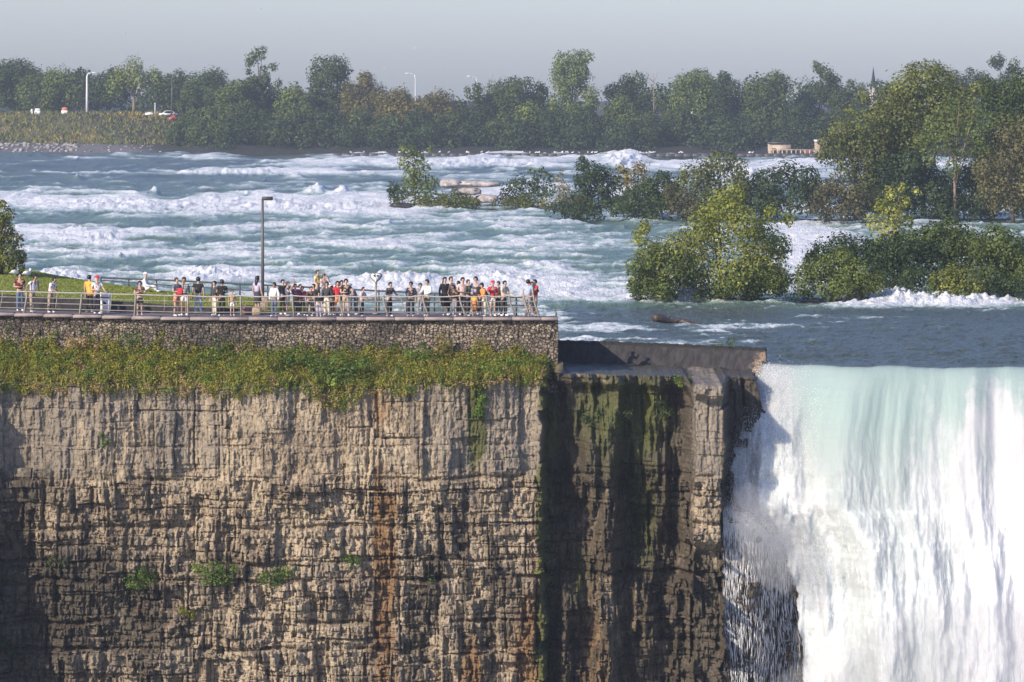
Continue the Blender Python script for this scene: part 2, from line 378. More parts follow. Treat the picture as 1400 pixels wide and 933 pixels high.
def build_river():
    cols = np.unique(np.concatenate([np.linspace(-900, -60, 60), np.linspace(-60, 1460, 1180), np.linspace(1460, 2300, 60)]))
    r1 = [];  q = 505.0
    while q > 207: r1.append(q); q -= 0.42 if q > 290 else (0.30 if q > 232 else 0.20)
    q = np.array(r1)
    PXg, Q = np.meshgrid(cols, q)
    Yn = np.where(cols > 1040, brink_y(cols), 209.5)
    Yn = np.where(cols < 760, 214.0, Yn)
    Yp = CH * F / (Q - YH)
    near = (Yp < Yn[None] + 0.02).sum(0)
    Y = Yp.copy()
    for j in range(len(cols)):
        k = near[j]
        if k > 0: Y[:k, j] = Yn[j] + np.linspace(0, 0.002, k)
    Q = YH + CH * F / Y
    X = PX(PXg, Y)
    bias = np.full(X.shape, 0.04)
    bias -= 0.34 * (1 - ss(300, 520, PXg)) * (1 - ss(252, 266, Q))
    bias -= 0.22 * gau(PXg, 480, 90) * gau(Q, 248, 11)
    bias += 0.07 * ss(285, 310, Q) * (1 - ss(400, 415, Q))
    bias -= 0.27 * ss(406, 420, Q) * ss(740, 800, PXg) + 0.20 * ss(462, 490, Q)
    bias -= .2 * ss(1040, 1150, PXg) * ss(416, 430, Q)
    fa = 0
    for cx, cy, rx, ry, a in FOAM:
        fa = fa + a * np.exp(-((PXg - cx) / rx) ** 2 - ((Q - cy) / ry) ** 2)
    bias += np.clip(fa, -.6, 0.8)
    a = PXg / 78.0; bq = Q / 4.8
    lc = np.clip(1 - np.abs(fbm(PXg / 190.0 + 3.1, Q / 8.5, 4, 121, .5)) * 3.4, 0, 1) ** 1.5
    wa = fbm(a * .5, bq * .5, 2, 71) * .8
    t = fbm(a + wa, bq * 1.0 + wa * .5, 5, 3, .58)
    t2 = fbm(a * .30, bq * .34, 3, 9)
    rid = 1 - np.abs(fbm(a * .7 + wa + 4.2, bq * .8 - wa, 3, 21)) * 3.2
    rid = np.clip(rid, 0, 1) ** 2
    t3 = fbm(PXg / 14.0 + wa, Q / 1.7, 3, 83)
    foam = bias + .55 * t + .55 * t2 + .30 * (rid - .35) + .22 * t3 + .55 * (lc - .40)
    calm = ss(410, 430, Q) * ss(700, 800, PXg)
    A = (0.30 + 0.00075 * (Y - 200)) * (1 - .62 * calm)
    Z = A * (.55 * rid + .9 * lc + .45 * t + .10 * t3 + .9 * t2 + .30 * np.clip(bias, 0, .8)) - .25 * (1 - calm) - .1
    Z = Z + calm * (.16 * fbm(PXg / 26.0 + wa * .3, Q / 2.0, 4, 141, .55) + .10 * fbm(PXg / 70.0, Q / 4.0, 3, 143))
    foam = foam + calm * .35 * (fbm(PXg / 40.0, Q / 1.6, 3, 145) - .05)
    for cx, cy, rx, ry, hh in SPLASH:
        e = np.exp(-((PXg - cx) / rx) ** 2 - ((Q - cy) / ry) ** 2)
        rag = np.clip(.68 + 1.0 * fbm(PXg / 14.0, Q / 3.0, 4, 33, .5), 0.0, 1.6)
        Z = Z + hh * e * rag; foam = foam + .75 * e * np.clip(rag, .5, 1.2)
    near_l = np.exp(-np.clip(Y - brink_y(PXg), 0, 50) / 1.3) * ss(1040, 1050, PXg)
    Z = Z * (1 - .92 * near_l) + (-.08 + .16 * fbm(PXg / 55.0, PXg * 0 + .3, 4, 99)) * near_l
    foam = foam - .5 * near_l
    teal = np.clip(.42 + .9 * np.clip(t2 + t * .5, 0, 1) + .35 * np.clip(foam + .3, 0, .5) - .30 * calm, 0, 1) * ss(225, 300, Q) + .1
    teal = np.clip(teal * (1 - .85 * calm), 0, 1)
    o = grid_obj('river', X, Y, Z, M['river'], {'foam': np.clip(foam, -1, 1.5), 'teal': teal})
    tag(o, kind='structure', label='foaming white and teal rapids of the wide river', cat='river')
build_river()

# ================================================================== WATERFALL
def falls_material():
    m, nt, b = new_mat('falling_water')
    f = attr(nt, 'foam'); tl = attr(nt, 'teal')
    v = coords(nt, (1.0, 1.0, 0.17)); v2 = coords(nt, (1.0, 1.0, 0.28))
    n1 = noise(nt, v, 3.4, 8, 0.74); n2 = noise(nt, v2, 15.0, 5, 0.75)
    ff = mth(nt, 'ADD', f, mth(nt, 'MULTIPLY', mth(nt, 'SUBTRACT', n1, 0.5), 1.1))
    ff = mth(nt, 'ADD', ff, mth(nt, 'MULTIPLY', mth(nt, 'SUBTRACT', n2, 0.5), 0.9))
    n3 = noise(nt, coords(nt, (1.0, 1.0, .20)), 0.85, 6, .62)
    ff = mth(nt, 'ADD', ff, mth(nt, 'MULTIPLY', mth(nt, 'SUBTRACT', n3, 0.5), 1.5))
    ff = mrange(nt, ff, 0.22, 1.30)
    base = mixc(nt, tl, (0.37, 0.40, 0.395), (0.31, 0.405, 0.38))
    nt.links.new(mixc(nt, ff, base, (0.545, 0.55, 0.55)), b.inputs['Base Color'])
    nt.links.new(mth(nt, 'ADD', mth(nt, 'MULTIPLY', ff, 0.4), 0.55), b.inputs['Roughness'])
    b.inputs['IOR'].default_value = 1.33; b.inputs['Specular IOR Level'].default_value = .2
    b.subsurface_method = 'BURLEY'; b.inputs['Subsurface Weight'].default_value = .85; b.inputs['Subsurface Radius'].default_value = (.7, .75, .8); b.inputs['Subsurface Scale'].default_value = .8
    hgt = mth(nt, 'ADD', n1, mth(nt, 'MULTIPLY', n2, 0.5))
    bp = node(nt, 'ShaderNodeBump', {'Height': hgt, 'Strength': 0.35, 'Distance': 0.08})
    nt.links.new(bp.outputs[0], b.inputs['Normal'])
    return m
M['falls'] = falls_material()
LEFT_Z = np.array([-60, -15.2, -11.0, -8.6, -7.4, -6.5, -5.0, -3.2, -1.6, -0.5, 0.1])
LEFT_PX = np.array([1108, 1098, 1087, 1070, 1040, 1004, 1000, 1010, 1024, 1044, 1050.0])
def build_falls():
    lz = lambda px: -.08 + .16 * fbm(px / 55.0, px * 0 + .3, 4, 99)
    def sheet(pl, pr, nc, throw, seed, front):
        tt = np.concatenate([np.linspace(0, 1, 430), 1 + np.linspace(0, 1, 26)[1:]])
        h = np.where(tt <= 1, 17.2 * np.clip(tt, 0, 1) ** 1.45, 17.2 + (tt - 1) * 36)
        s = np.linspace(0, 1, nc)
        S, H = np.meshgrid(s, h)
        z = -0.10 - H
        L = pl(z); Rr = pr(z)
        px = L + (Rr - L) * S
        px0 = px + (1050 - L) * (1 - S) ** 2.2      # where this water left the lip
        z = z + lz(px0) * np.exp(-H / 1.5) + .08
        by = brink_y(px0)
        X = PX(px, 200.0)
        v0 = throw * (1 + .12 * pn(px0 / 60, 0 * px0, seed))
        out = v0 * np.sqrt(2 * H / 9.81)
        wob = fbm(px0 / 26.0, H * .05, 3, seed + 3)
        bill = np.abs(fbm(px / 30.0 + wob * .2, z * .17, 6, seed + 5, .62)) * 1.6 + .20 * fbm(px / 14.0, z * .6, 4, seed + 9, .55) + 1.3 * fbm(px / 80.0, z * .13, 4, seed + 15)
        amp = .03 + .50 * ss(1.5, 11, H)
        left = gau(px, 1035, 48) * ss(.5, 3, H) * (1 - ss(6.5, 8.5, H)) * front
        Y = by - out - amp * bill - .22 * wob * ss(0, 2, H) - left * (1.0 + .6 * bill)
        lip = np.exp(-H / .5)
        strk = fbm(px0 / 13.0, z * .10, 4, seed + 11, .6)
        strk2 = fbm(px0 / 34.0, z * .06, 3, seed + 13)
        foam = .14 + .50 * ss(.4, 9.0, H) + .50 * strk + .34 * strk2 + .28 * (bill - .5) * ss(2, 8, H)
        if front:
            foam += .34 * (1 - ss(1052, 1108, px - 5.5 * np.clip(H, 0, 12))) * ss(.05, .5, H)   # broken white water beside the rock
            foam += .42 * ss(1215, 1330, px0) * ss(.3, 4, H) + .35 * ss(1275, 1345, px0) * ss(.05, 1.0, H)
            foam -= .22 * gau(px0, 1225, 45) * gau(H, 5, 4)
            foam -= .25 * gau(px0, 1130, 30) * gau(H, 3, 3)
        else:
            foam += .2
        foam -= .25 * lip
        foam += .5 * gau(px0, 1352 + 11 * H, 10 + 4 * H) * ss(0, .4, H) * (1 - ss(3, 7, H))
        teal = np.clip(1.05 - ss(.8, 7.5, H) + .25 * strk, 0, 1) * (ss(1060, 1110, px - 5.5 * np.clip(H, 0, 12)) if front else 1.0)
        return X, Y, z, foam, teal
    lf = lambda z: np.interp(z, LEFT_Z, LEFT_PX) + 9 * fbm(z * 1.3, z * 0 + .5, 4, 87, .6) * ss(-.3, -1.5, z)
    A = sheet(lf, lambda z: 1660 + 0 * z, 900, 2.9, 40, True)
    vs = []; fs = []; fo = []; te = []; n = 0
    for X, Y, z, foam, teal in (A,):
        vs.append(np.stack([X.ravel(), Y.ravel(), z.ravel()], 1)); fs.append(grid_faces(*X.shape, off=n)[:, ::-1]); n += X.size
        fo.append(foam.ravel()); te.append(teal.ravel())
    me = mesh_np('waterfall', np.concatenate(vs), np.concatenate(fs), M['falls'], True, {'foam': np.concatenate(fo), 'teal': np.concatenate(te)})
    tag(link('waterfall', me), 'tall white and turquoise waterfall curtain on the right', 'waterfall', kind='structure')
    return A
FALL = build_falls()
def droplets(pos, size):
    o = np.array([(1, 0, 0), (-1, 0, 0), (0, 1, 0), (0, -1, 0), (0, 0, 1.5), (0, 0, -1.5)], float)
    t = np.array([(0, 2, 4), (2, 1, 4), (1, 3, 4), (3, 0, 4), (2, 0, 5), (1, 2, 5), (3, 1, 5), (0, 3, 5)])
    v = (pos[:, None, :] + o[None] * size[:, None, None]).reshape(-1, 3)
    f = (t[None] + (np.arange(len(pos)) * 6)[:, None, None]).reshape(-1, 3)
    return v, f
M['spray'] = simple('spray_droplets', (0.88, 0.89, 0.90), 0.6, 0.03, 3)
def build_spray():
    rng = np.random.default_rng(5)
    X, Y, z, foam, teal = FALL
    P = []
    # ragged edge beside the rock
    n = 15000
    i = rng.integers(20, 300, n); j = (np.abs(rng.normal(size=n)) * 42).astype(int).clip(0, 200)
    p = np.stack([X[i, j], Y[i, j], z[i, j]], 1) + rng.normal(size=(n, 3)) * np.array([.16, .25, .22])
    p[:, 0] -= np.abs(rng.normal(size=n)) * .16
    P.append(p)
    # drops leaping off the curtain
    n = 3000
    i = rng.integers(60, 300, n); j = rng.integers(0, 150, n)
    P.append(np.stack([X[i, j], Y[i, j] - np.abs(rng.normal(size=n)) * .28, z[i, j]], 1))
    # splash where the side fall hits the shelf
    n = 6000
    x0 = rng.uniform(988, 1090, n); zz = -6.6 - np.maximum(x0 - 1000, 0) * .017 + rng.normal(size=n) * .28 - .2
    P.append(np.stack([PX(x0, 198.0), shelf_y(x0, zz - 1.0) - .35 + rng.normal(size=n) * .25, zz], 1))
    p = np.concatenate(P)
    v, f = droplets(p, rng.uniform(.005, .016, len(p)))
    tag(link('spray', mesh_np('spray', v, f, M['spray'])), 'white spray droplets flung off the falling water', 'spray', kind='stuff')
    # thin veils running down the dark shelf
    rng = np.random.default_rng(8)
    vs = []; fs = []; n0 = 0
    for k in range(4200):
        px = 988 + 110 * rng.random() ** 1.05
        top = -6.75 - max(0, px - 1000) * .016 - (rng.random() ** 1.5) * 8.5 * (1 if k > 900 else .1)
        ln = rng.uniform(.10, .75); m = 6
        t = np.linspace(0, 1, m)
        x = PX(px, 198.0) + np.cumsum(rng.normal(size=m)) * .012
        zz = top - t * ln
        y = shelf_y(px, zz) - .06 - rng.random() * .12
        w = rng.uniform(.003, .012) * np.sin(np.pi * np.clip(t, .08, .92))
        vs.append(np.stack([np.concatenate([x - w, x, x + w]), np.concatenate([y, y - .02, y]), np.concatenate([zz] * 3)], 1))
        i = np.arange(m - 1)
        fs.append(np.concatenate([np.stack([i, i + m, i + m + 1, i + 1], 1), np.stack([i + m, i + 2 * m, i + 2 * m + 1, i + m + 1], 1)]) + n0); n0 += 3 * m
    tag(link('cascade', mesh_np('cascade', np.concatenate(vs), np.concatenate(fs), M['spray'], True)), 'thin white veils of water running down the dark rock shelf', 'cascade', kind='stuff')
SHELF_PX = (985, 1100)
def shelf_y(px, z):
    top = -6.55 - np.maximum(0, px - 1000) * .017
    return 197.7 + 2.6 * ss(1010, 1105, px) + 5 * ss(top - .5, top + .2, z + .25 * pn(px / 9.0, z * .3, 5)) - .05 * np.clip(top - z, 0, 12)

# ================================================================== CLIFF
def cells(x, z, w, h, seed, jit=.35, key=None):
    """broken courses of blocks: returns a random depth per block and the distance to its edges"""
    blk = np.floor(x / (w * 3.3) + .8 * pn(x * .3, z * .4 / h, seed + 2))
    z = z + h * 1.3 * _h(blk, blk * 0 + 9, seed + 5)
    zr = z / h + jit * np.sin(z / h * 1.7 + seed) * .9
    row = np.floor(zr)
    hr = _h(row, row * 0 + 3, seed)
    ww = w * (.6 + .9 * hr)
    xr = x / ww + hr * 37.0
    xr = xr + .45 * np.sin(xr * 1.3 + hr * 9)
    col = np.floor(xr)
    r = _h(col, row, seed + 11)
    fx = xr - col; fz = zr - row
    e = np.minimum(np.minimum(fx, 1 - fx) * ww, np.minimum(fz, 1 - fz) * h)
    return r, e
def cliff_material():
    m, nt, b = new_mat('cliff_rock')
    v = coords(nt, (1, 1, 1)); vs = coords(nt, (1, 1, 0.16)); vh = coords(nt, (0.3, 0.3, 1.6))
    nb = noise(nt, v, 0.55, 5, 0.6); nf = noise(nt, v, 5.5, 6, 0.65); ns = noise(nt, vs, 2.4, 5, 0.65); nh = noise(nt, vh, 1.3, 4, 0.6)
    tan = mixc(nt, mrange(nt, nb, 0.3, 0.7), (0.235, 0.185, 0.122), (0.405, 0.326, 0.220))
    tan = mixc(nt, mrange(nt, nf, 0.35, 0.75), tan, (0.49, 0.405, 0.285))
    tan = mixc(nt, mrange(nt, nh, 0.55, 0.8, 0, .5), tan, (0.19, 0.145, 0.11))
    tn = attr(nt, 'tone')
    tan = mixc(nt, mrange(nt, tn, .05, .5, 0, .75), tan, (0.155, 0.112, 0.078))
    tan = mixc(nt, mrange(nt, mth(nt, 'MULTIPLY', tn, -1.0), .05, .5, 0, .75), tan, (0.50, 0.41, 0.30))
    pit = noise(nt, coords(nt, (1, 1, .42)), 6.5, 5, .7)
    tan = mixc(nt, mrange(nt, pit, .50, .62, 0, .84), tan, (0.050, 0.038, 0.030))
    big = noise(nt, coords(nt, (.5, .5, .22)), 1.1, 5, .65)
    tan = mixc(nt, mrange(nt, big, .50, .68, 0, .6), tan, (0.105, 0.080, 0.062))
    g = mth(nt, 'ADD', attr(nt, 'grey'), mth(nt, 'MULTIPLY', mth(nt, 'SUBTRACT', ns, 0.5), 1.3))
    c = mixc(nt, mrange(nt, g, 0.35, 0.85, 0, .8), tan, mixc(nt, nf, (0.11, 0.097, 0.081), (0.34, 0.295, 0.238)))
    o = mth(nt, 'ADD', attr(nt, 'orange'), mth(nt, 'MULTIPLY', mth(nt, 'SUBTRACT', ns, 0.5), 0.9))
    c = mixc(nt, mrange(nt, o, 0.3, 0.9, 0, .85), c, mixc(nt, nf, (0.12, 0.060, 0.024), (0.27, 0.155, 0.062)))
    nw = noise(nt, coords(nt, (1, 1, .38)), 1.6, 6, .68)
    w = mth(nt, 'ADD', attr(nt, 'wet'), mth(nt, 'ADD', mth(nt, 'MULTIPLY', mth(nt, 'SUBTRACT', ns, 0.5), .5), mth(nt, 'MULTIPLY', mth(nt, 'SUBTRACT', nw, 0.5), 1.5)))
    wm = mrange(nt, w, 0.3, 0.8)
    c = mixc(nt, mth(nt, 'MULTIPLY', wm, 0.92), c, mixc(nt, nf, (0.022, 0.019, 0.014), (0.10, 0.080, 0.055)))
    mo = mth(nt, 'ADD', attr(nt, 'moss'), mth(nt, 'MULTIPLY', mth(nt, 'SUBTRACT', nf, 0.5), 1.5))
    c = mixc(nt, mrange(nt, mo, 0.35, 0.85, 0, .9), c, mixc(nt, ns, (0.028, 0.042, 0.014), (0.13, 0.135, 0.030)))
    nt.links.new(c, b.inputs['Base Color'])
    nt.links.new(mth(nt, 'SUBTRACT', 0.92, mth(nt, 'MULTIPLY', wm, 0.42)), b.inputs['Roughness'])
    b.inputs['Specular IOR Level'].default_value = 0.35
    hg = mth(nt, 'ADD', nf, mth(nt, 'MULTIPLY', ns, 0.8))
    bp = node(nt, 'ShaderNodeBump', {'Height': hg, 'Strength': 0.8, 'Distance': 0.14})
    nt.links.new(bp.outputs[0], b.inputs['Normal'])
    return m
M['cliff'] = cliff_material()
EDGE_PX = np.array([-900, -60, 0, 60, 100, 200, 300, 350, 400, 440, 475, 500, 530, 560, 610, 650, 700, 735, 748, 760, 1000, 1100, 1700.])
EDGE_PY = np.array([530, 530, 526, 528, 529, 531, 535, 530, 527, 534, 541, 532, 533, 527, 524, 522, 519, 521, 518, 509, 514, 514, 514.])
EDGE_PX = np.concatenate([EDGE_PX[:-3], [940, 948, 988, 996, 1038, 1050, 1110, 1700]]); EDGE_PY = np.concatenate([EDGE_PY[:-3], [513, 527, 529, 515, 517, 560, 620, 620.]])
def cliff_plan(px):
    y = 195.6 + .35 * np.sin(px / 90.0) + .3 * np.sin(px / 37.0 + 1)
    y = y - 2.6 * (1 - ss(-85, -30, px))
    rz = ss(750, 770, px) * (1 - ss(925, 940, px))
    y = y + 2.6 * ss(741, 752, px)
    y = y + rz * .5 * pn(px / 30.0, px * 0 + .5, 91)
    y = y + 1.2 * ss(835, 860, px) * (1 - ss(930, 946, px))
    y = y - 1.9 * ss(947, 951, px) * (1 - ss(987, 992, px))
    return y + 2.2 * ss(990, 1004, px) + 6.5 * ss(1105, 1150, px)
def edge_z(px):
    py = np.interp(px, EDGE_PX, EDGE_PY) + np.where(px < 750, 9, 4) * fbm(px / 26.0, px * 0, 3, 5)
    return PZ(py, cliff_plan(px) * ss(-1, 0, 1))
def build_cliff():
    cols = np.unique(np.concatenate([np.linspace(-900, -90, 50), np.linspace(-90, 1110, 1250), np.linspace(1110, 1900, 50)]))
    X1 = PX(cols, 196.0)
    px1 = cols
    zt = edge_z(px1)
    t = np.concatenate([np.linspace(0, 1, 560), 1 + np.linspace(0, 1, 30)[1:]])
    T, X = np.meshgrid(t, X1, indexing='ij'); PXg = np.broadcast_to(px1, X.shape)
    Z = np.where(T <= 1, zt[None] + (-17.0 - zt[None]) * T, -17.0 - (T - 1) * 36)
    py = YH + (CH - Z) * F / 196.0
    base = cliff_plan(PXg + (16 * fbm(Z * .5, Z * 0 + .5, 4, 95, .6) + 8 * (_h(np.floor(Z / .7 + .3 * np.sin(Z)), np.floor(Z * 0), 9) - .5)) * ss(690, 735, PXg) * (1 - ss(770, 800, PXg)) + (11 * fbm(Z * .9, Z * 0 + 3.5, 4, 96, .6) + 6 * (_h(np.floor(Z / .9), np.floor(Z * 0), 19) - .5)) * ss(915, 935, PXg))
    base = base - (1 - ss(-85, -30, PXg)) * .30 * np.clip(-Z - 1.5, 0, 14)
    base = base + ss(755, 775, PXg) * (1 - ss(925, 940, PXg)) * (2.4 * fbm(X * .62, Z * .16, 4, 97, .55) - .7 * ss(-8, -13, Z))
    wx = X + .12 * fbm(X * .6, Z * .5, 2, 1) + .025 * pn(X * 5, Z * 5, 12); wz = Z + .09 * fbm(X * .4, Z * .7, 2, 2) + .02 * pn(X * 5, Z * 5, 14)
    d = 0
    # massive top bed: tall columns and flutes
    topbed = 1 - ss(640, 668, py + 10 * fbm(X * .5, X * 0, 2, 3))
    r1, e1 = cells(wx, wz, 1.9, 9.0, 101, .1)
    r2, e2 = cells(wx, wz, .85, 2.6, 107, .3)
    fl = fbm(X * 1.7, Z * .16, 4, 5, .55)
    r6, e6 = cells(wx * 1.0 + 3, wz, 3.4, 14.0, 171, .1)
    d_top = .42 * (r1 - .5) + .55 * (r6 - .5) + .20 * (r2 - .5) + .20 * fl - .22 * (1 - ss(0, .08, e1)) * (r6 > .4) - .10 * (1 - ss(0, .05, e2)) * (r1 > .5)
    # rubbly middle and thin lower beds
    r3, e3 = cells(wx, wz, 1.5, 1.25, 113)
    r4, e4 = cells(wx + .7, wz, .55, .62, 127)
    r5, e5 = cells(wx, wz + .3, .26, .40, 131)
    d_mid = .46 * (r3 - .5) + .42 * (r4 - .5) + .30 * (r5 - .5) - .20 * (1 - ss(0, .07, e3)) * (r4 > .35) - .16 * (1 - ss(0, .05, e4)) * (r5 > .4) - .06 * (1 - ss(0, .035, e5))
    r7, e7 = cells(wx * 1.1, wz + .1, .13, .27, 191)
    r8, e8 = cells(wx, wz + .2, .42, 1.5, 193)
    chip = .20 * (r7 - .5) + .30 * np.where(r8 > .82, -1, .0) * ss(0, .04, e8)
    r9, e9 = cells(wx * .9 + 5, wz, 2.6, 2.4, 197)
    d_mid = d_mid + .50 * (r9 - .5) - .30 * (1 - ss(0, .09, e9)) * (r3 > .4)
    d_mid = d_mid + chip; d_top = d_top + .35 * chip
    d = topbed * (d_top + .35 * .24 * (r5 - .5) + .12 * (r4 - .5)) + (1 - topbed) * (d_mid + .07 * fl)
    # bedding: undercut joints and stepped ledges
    for yj, wj, aj in ((655, 3.0, .35), (720, 3.0, .45), (765, 2.0, .30), (791, 3.0, .5), (848, 2.6, .45), (884, 2.5, .35), (610, 1.6, .15)):
        yy = py + 7 * fbm(X * .30, X * 0 + yj, 4, int(yj)) + (PXg - 400) * .004
        br = ss(-.25, .25, fbm(X * .4, X * 0 + yj * 3.1, 2, 77))
        d = d - aj * np.exp(-((yy - yj) / wj) ** 2) * br + .16 * ss(yj - 2, yj + 2, yy) * (.4 + .6 * br)
    d = d + .60 * fbm(X * .22, Z * .12, 3, 15) + (.07 + .04 * topbed) * fbm(X * 2.6, Z * 1.4, 5, 17, .62) + .04 * fbm(X * 8, Z * 5, 3, 19, .6)
    # ragged overhanging rim of the ledge on the right
    rim = ss(752, 765, PXg) * (1 - ss(985, 1005, PXg)) * (1 - ss(.35, .75, zt[None] - Z + .25 * fbm(X * 1.2, X * 0, 3, 23)))
    d = d + rim * (1.0 + .3 * (r4 - .5))
    pil = ss(945, 953, PXg) * (1 - ss(984, 993, PXg))
    d = d * (1 - .2 * pil * (1 - ss(740, 800, py)))
    pil_top = pil * (1 - ss(0, .5, zt[None] - .55 - Z))
    d = d - 1.6 * pil * ss(735, 765, py + 6 * fl)
    Y = base - d
    # shelf under the side fall
    sh = ss(982, 992, PXg + 5 * fl) * (1 - ss(1105, 1125, PXg))
    Y = np.where(sh > 0, Y + sh * np.minimum(0, shelf_y(PXg, Z) - .9 * d_mid - .4 * fl - Y), Y)
    # cap: the edge rounds back under the turf
    k = 14
    u = np.linspace(1, 0, k + 1)[:-1, None]
    right = ss(748, 758, px1)[None]
    back = np.where(px1 > 750, 209.0, Y[0] + 2.0)[None]
    capY = Y[0][None] * (1 - u) + back * u
    cn = fbm(X1[None] * 1.6 + 0 * u, capY * .9, 4, 4)
    capZ = Z[0][None] * (1 - u ** .5) + np.where(px1 > 1046, Z[0], np.where(px1 > 750, -.34, Z[0] + .1))[None] * u ** .5 + right * .16 * cn * np.minimum(1, u * 4)
    tone = (1 - topbed) * (.45 * (r4 - .5) + .45 * (r5 - .5) + .45 * (r9 - .5)) + .5 * (r2 - .5) * topbed + .3 * (r5 - .5) * topbed
    ext = lambda a: np.concatenate([np.repeat(a[:1], k, 0), a], 0)
    Xa = np.concatenate([np.repeat(X1[None], k, 0), X]); Ya = np.concatenate([capY, Y]); Za = np.concatenate([capZ, Z])
    # stains of the rock; wet also holds shade painted on the left
    wig = PXg + 8 * fbm(X * 0 + PXg * 0, Z * .35, 3, 51) + 5 * fbm(X * 2, Z * .5, 2, 53)
    dn = ss(520, 560, py)
    orange = (.62 + .9 * fbm(X * 1.5, Z * .4, 3, 69)) * gau(wig, 527, 13) + .5 * gau(wig, 549, 8) * (1 - ss(640, 760, py)) + .35 * gau(wig, 570, 12) * (1 - ss(600, 650, py)) + .5 * gau(wig, 515, 8)
    orange = orange + .55 * gau(wig, 722, 18) * ss(680, 740, py) + .45 * gau(wig, 700, 40) * ss(760, 860, py) + .4 * gau(wig, 640, 30) * ss(840, 920, py) + .35 * gau(wig, 600, 60) * ss(860, 930, py)
    orange = orange + .45 * gau(wig, 540, 26) * ss(600, 760, py) + .35 * gau(wig, 598, 10) * ss(560, 600, py) + .5 * gau(wig, 738, 12)
    orange = orange + .55 * gau(wig, 648, 13) * ss(610, 650, py) + .28 * gau(wig, 805, 22) * ss(640, 760, py) + .24 * gau(wig, 850, 40) * ss(700, 800, py) + .30 * gau(wig, 790, 50) * ss(820, 880, py) + .3 * gau(wig, 835, 22) * (1 - ss(560, 620, py)) + .3 * gau(wig, 925, 50) * ss(800, 860, py)
    orange = orange - .12 + .22 * fbm(X * .5, Z * .1, 3, 55)
    moss = 1.15 * gau(wig, 654, 13) * (1 - ss(600, 650, py)) + .55 * gau(wig, 648, 10) * (1 - ss(650, 730, py)) + .75 * gau(wig, 755, 15) * (1 - ss(560, 760, py) * .4) + .75 * gau(wig, 738, 7) * ss(600, 680, py)
    moss = moss + .45 * gau(wig, 535, 9) * (1 - ss(560, 640, py)) + .55 * gau(wig, 830, 60) * gau(py, 570, 60) + .45 * gau(wig, 880, 22) * gau(py, 700, 110) + .5 * gau(wig, 975, 14) * ss(740, 780, py) * (1 - ss(830, 860, py)) + .45 * gau(wig, 900, 30) * gau(py, 560, 50)
    moss = moss + .34 * ss(765, 800, PXg) * (1 - ss(930, 945, PXg)) + .45 * gau(wig, 748, 9)
    orange = orange + .32 * ss(765, 800, PXg) * (1 - ss(930, 945, PXg))
    moss = moss + .45 * gau(wig, 790, 16) * gau(py, 800, 50) + .35 * gau(wig, 705, 30) * ss(850, 920, py) + .25 * gau(wig, 145, 16) * gau(py, 600, 60) - .06 + .20 * fbm(X * .9, Z * .35, 3, 57) + .25 * gau(wig, 1000, 10) * ss(520, 560, py)
    wet = .92 * ss(742, 762, wig) * (1 - .62 * pil * (1 - ss(730, 790, py))) + .5 * gau(wig, 775, 12) + .35 * gau(wig, 885, 40) * (1 - ss(760, 800, py)) - .22 * gau(wig, 810, 26) * ss(600, 700, py) - .2 * gau(wig, 860, 40) * ss(760, 830, py)
    wet = wet + .22 * ss(700, 800, py + 20 * fbm(X * .3, Z * .3, 3, 103)) * (1 - ss(745, 760, PXg)) * (1 - .6 * gau(PXg, 420, 90))
    wet = wet + .45 * gau(wig, 572, 9) * (1 - ss(640, 720, py)) + .36 * gau(wig, 575, 14) * ss(760, 800, py) + .30 * gau(wig, 640, 90) * gau(py, 750, 35) + .30 * gau(wig, 690, 50) * ss(745, 790, py) * (1 - ss(860, 900, py)) - .05
    wet = wet + .34 * (1 - ss(20, 120, PXg)) * ss(560, 700, py) + .30 * (1 - ss(180, 420, PXg)) * ss(700, 800, py) * (1 - ss(880, 900, py)) + .2 * fbm(X * .45, Z * .2, 3, 59) * ss(745, 760, PXg) + .6 * sh  # the two left-hand terms paint shade over the lower left
    wet = wet + (.30 + .5 * fbm(X * .28, Z * .22, 4, 107)) * (1 - ss(60, 330, PXg)) + .30 * ss(-.1, .5, fbm(X * .55, Z * .07, 4, 109)) * (1 - ss(745, 760, PXg)) * (1 - .5 * gau(PXg, 430, 60))  # first term paints the gradual shade of the left side; the rest is staining
    wet = wet + .40 * gau(wig, 560, 7) + .30 * gau(wig, 590, 16) * ss(600, 800, py) + .35 * gau(wig, 633, 8) + .30 * gau(wig, 672, 8) * ss(560, 600, py)
    wet = wet - .25 * rim * (1 - sh) + .30 * fbm(X * 1.3, Z * .25, 4, 67) * ss(745, 760, PXg)
    grey = .62 * topbed * (.8 + .8 * fbm(X * .8, Z * .1, 3, 61)) + .22 * (1 - ss(250, 420, PXg)) + .22 * fbm(X * .25, Z * .35, 3, 63) + .35 * gau(py, 900, 26) * (1 - ss(300, 400, PXg)) + .2 * pil + .22 * ss(540, 640, PXg)
    grey = grey - .45 * gau(wig, 480, 60) * (1 - ss(690, 720, py)) - .2 * gau(PXg, 300, 140) * gau(py, 640, 60)
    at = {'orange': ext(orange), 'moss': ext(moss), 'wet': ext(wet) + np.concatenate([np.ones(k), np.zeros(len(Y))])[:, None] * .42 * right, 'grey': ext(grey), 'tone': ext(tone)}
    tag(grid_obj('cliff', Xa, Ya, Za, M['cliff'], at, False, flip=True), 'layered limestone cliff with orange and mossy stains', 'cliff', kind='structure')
    return X1, px1, Y, Z, Ya
CL = build_cliff()
build_spray()
def cliff_at(px, py):
    """front of the cliff where the photo shows (px, py)"""
    j = int(np.argmin(np.abs(CL[1] - px)))
    i = int(np.argmin(np.abs(YH + (CH - CL[3][:560, j]) * F / CL[2][:560, j] - py)))
    return CL[2][i, j], CL[3][i, j]

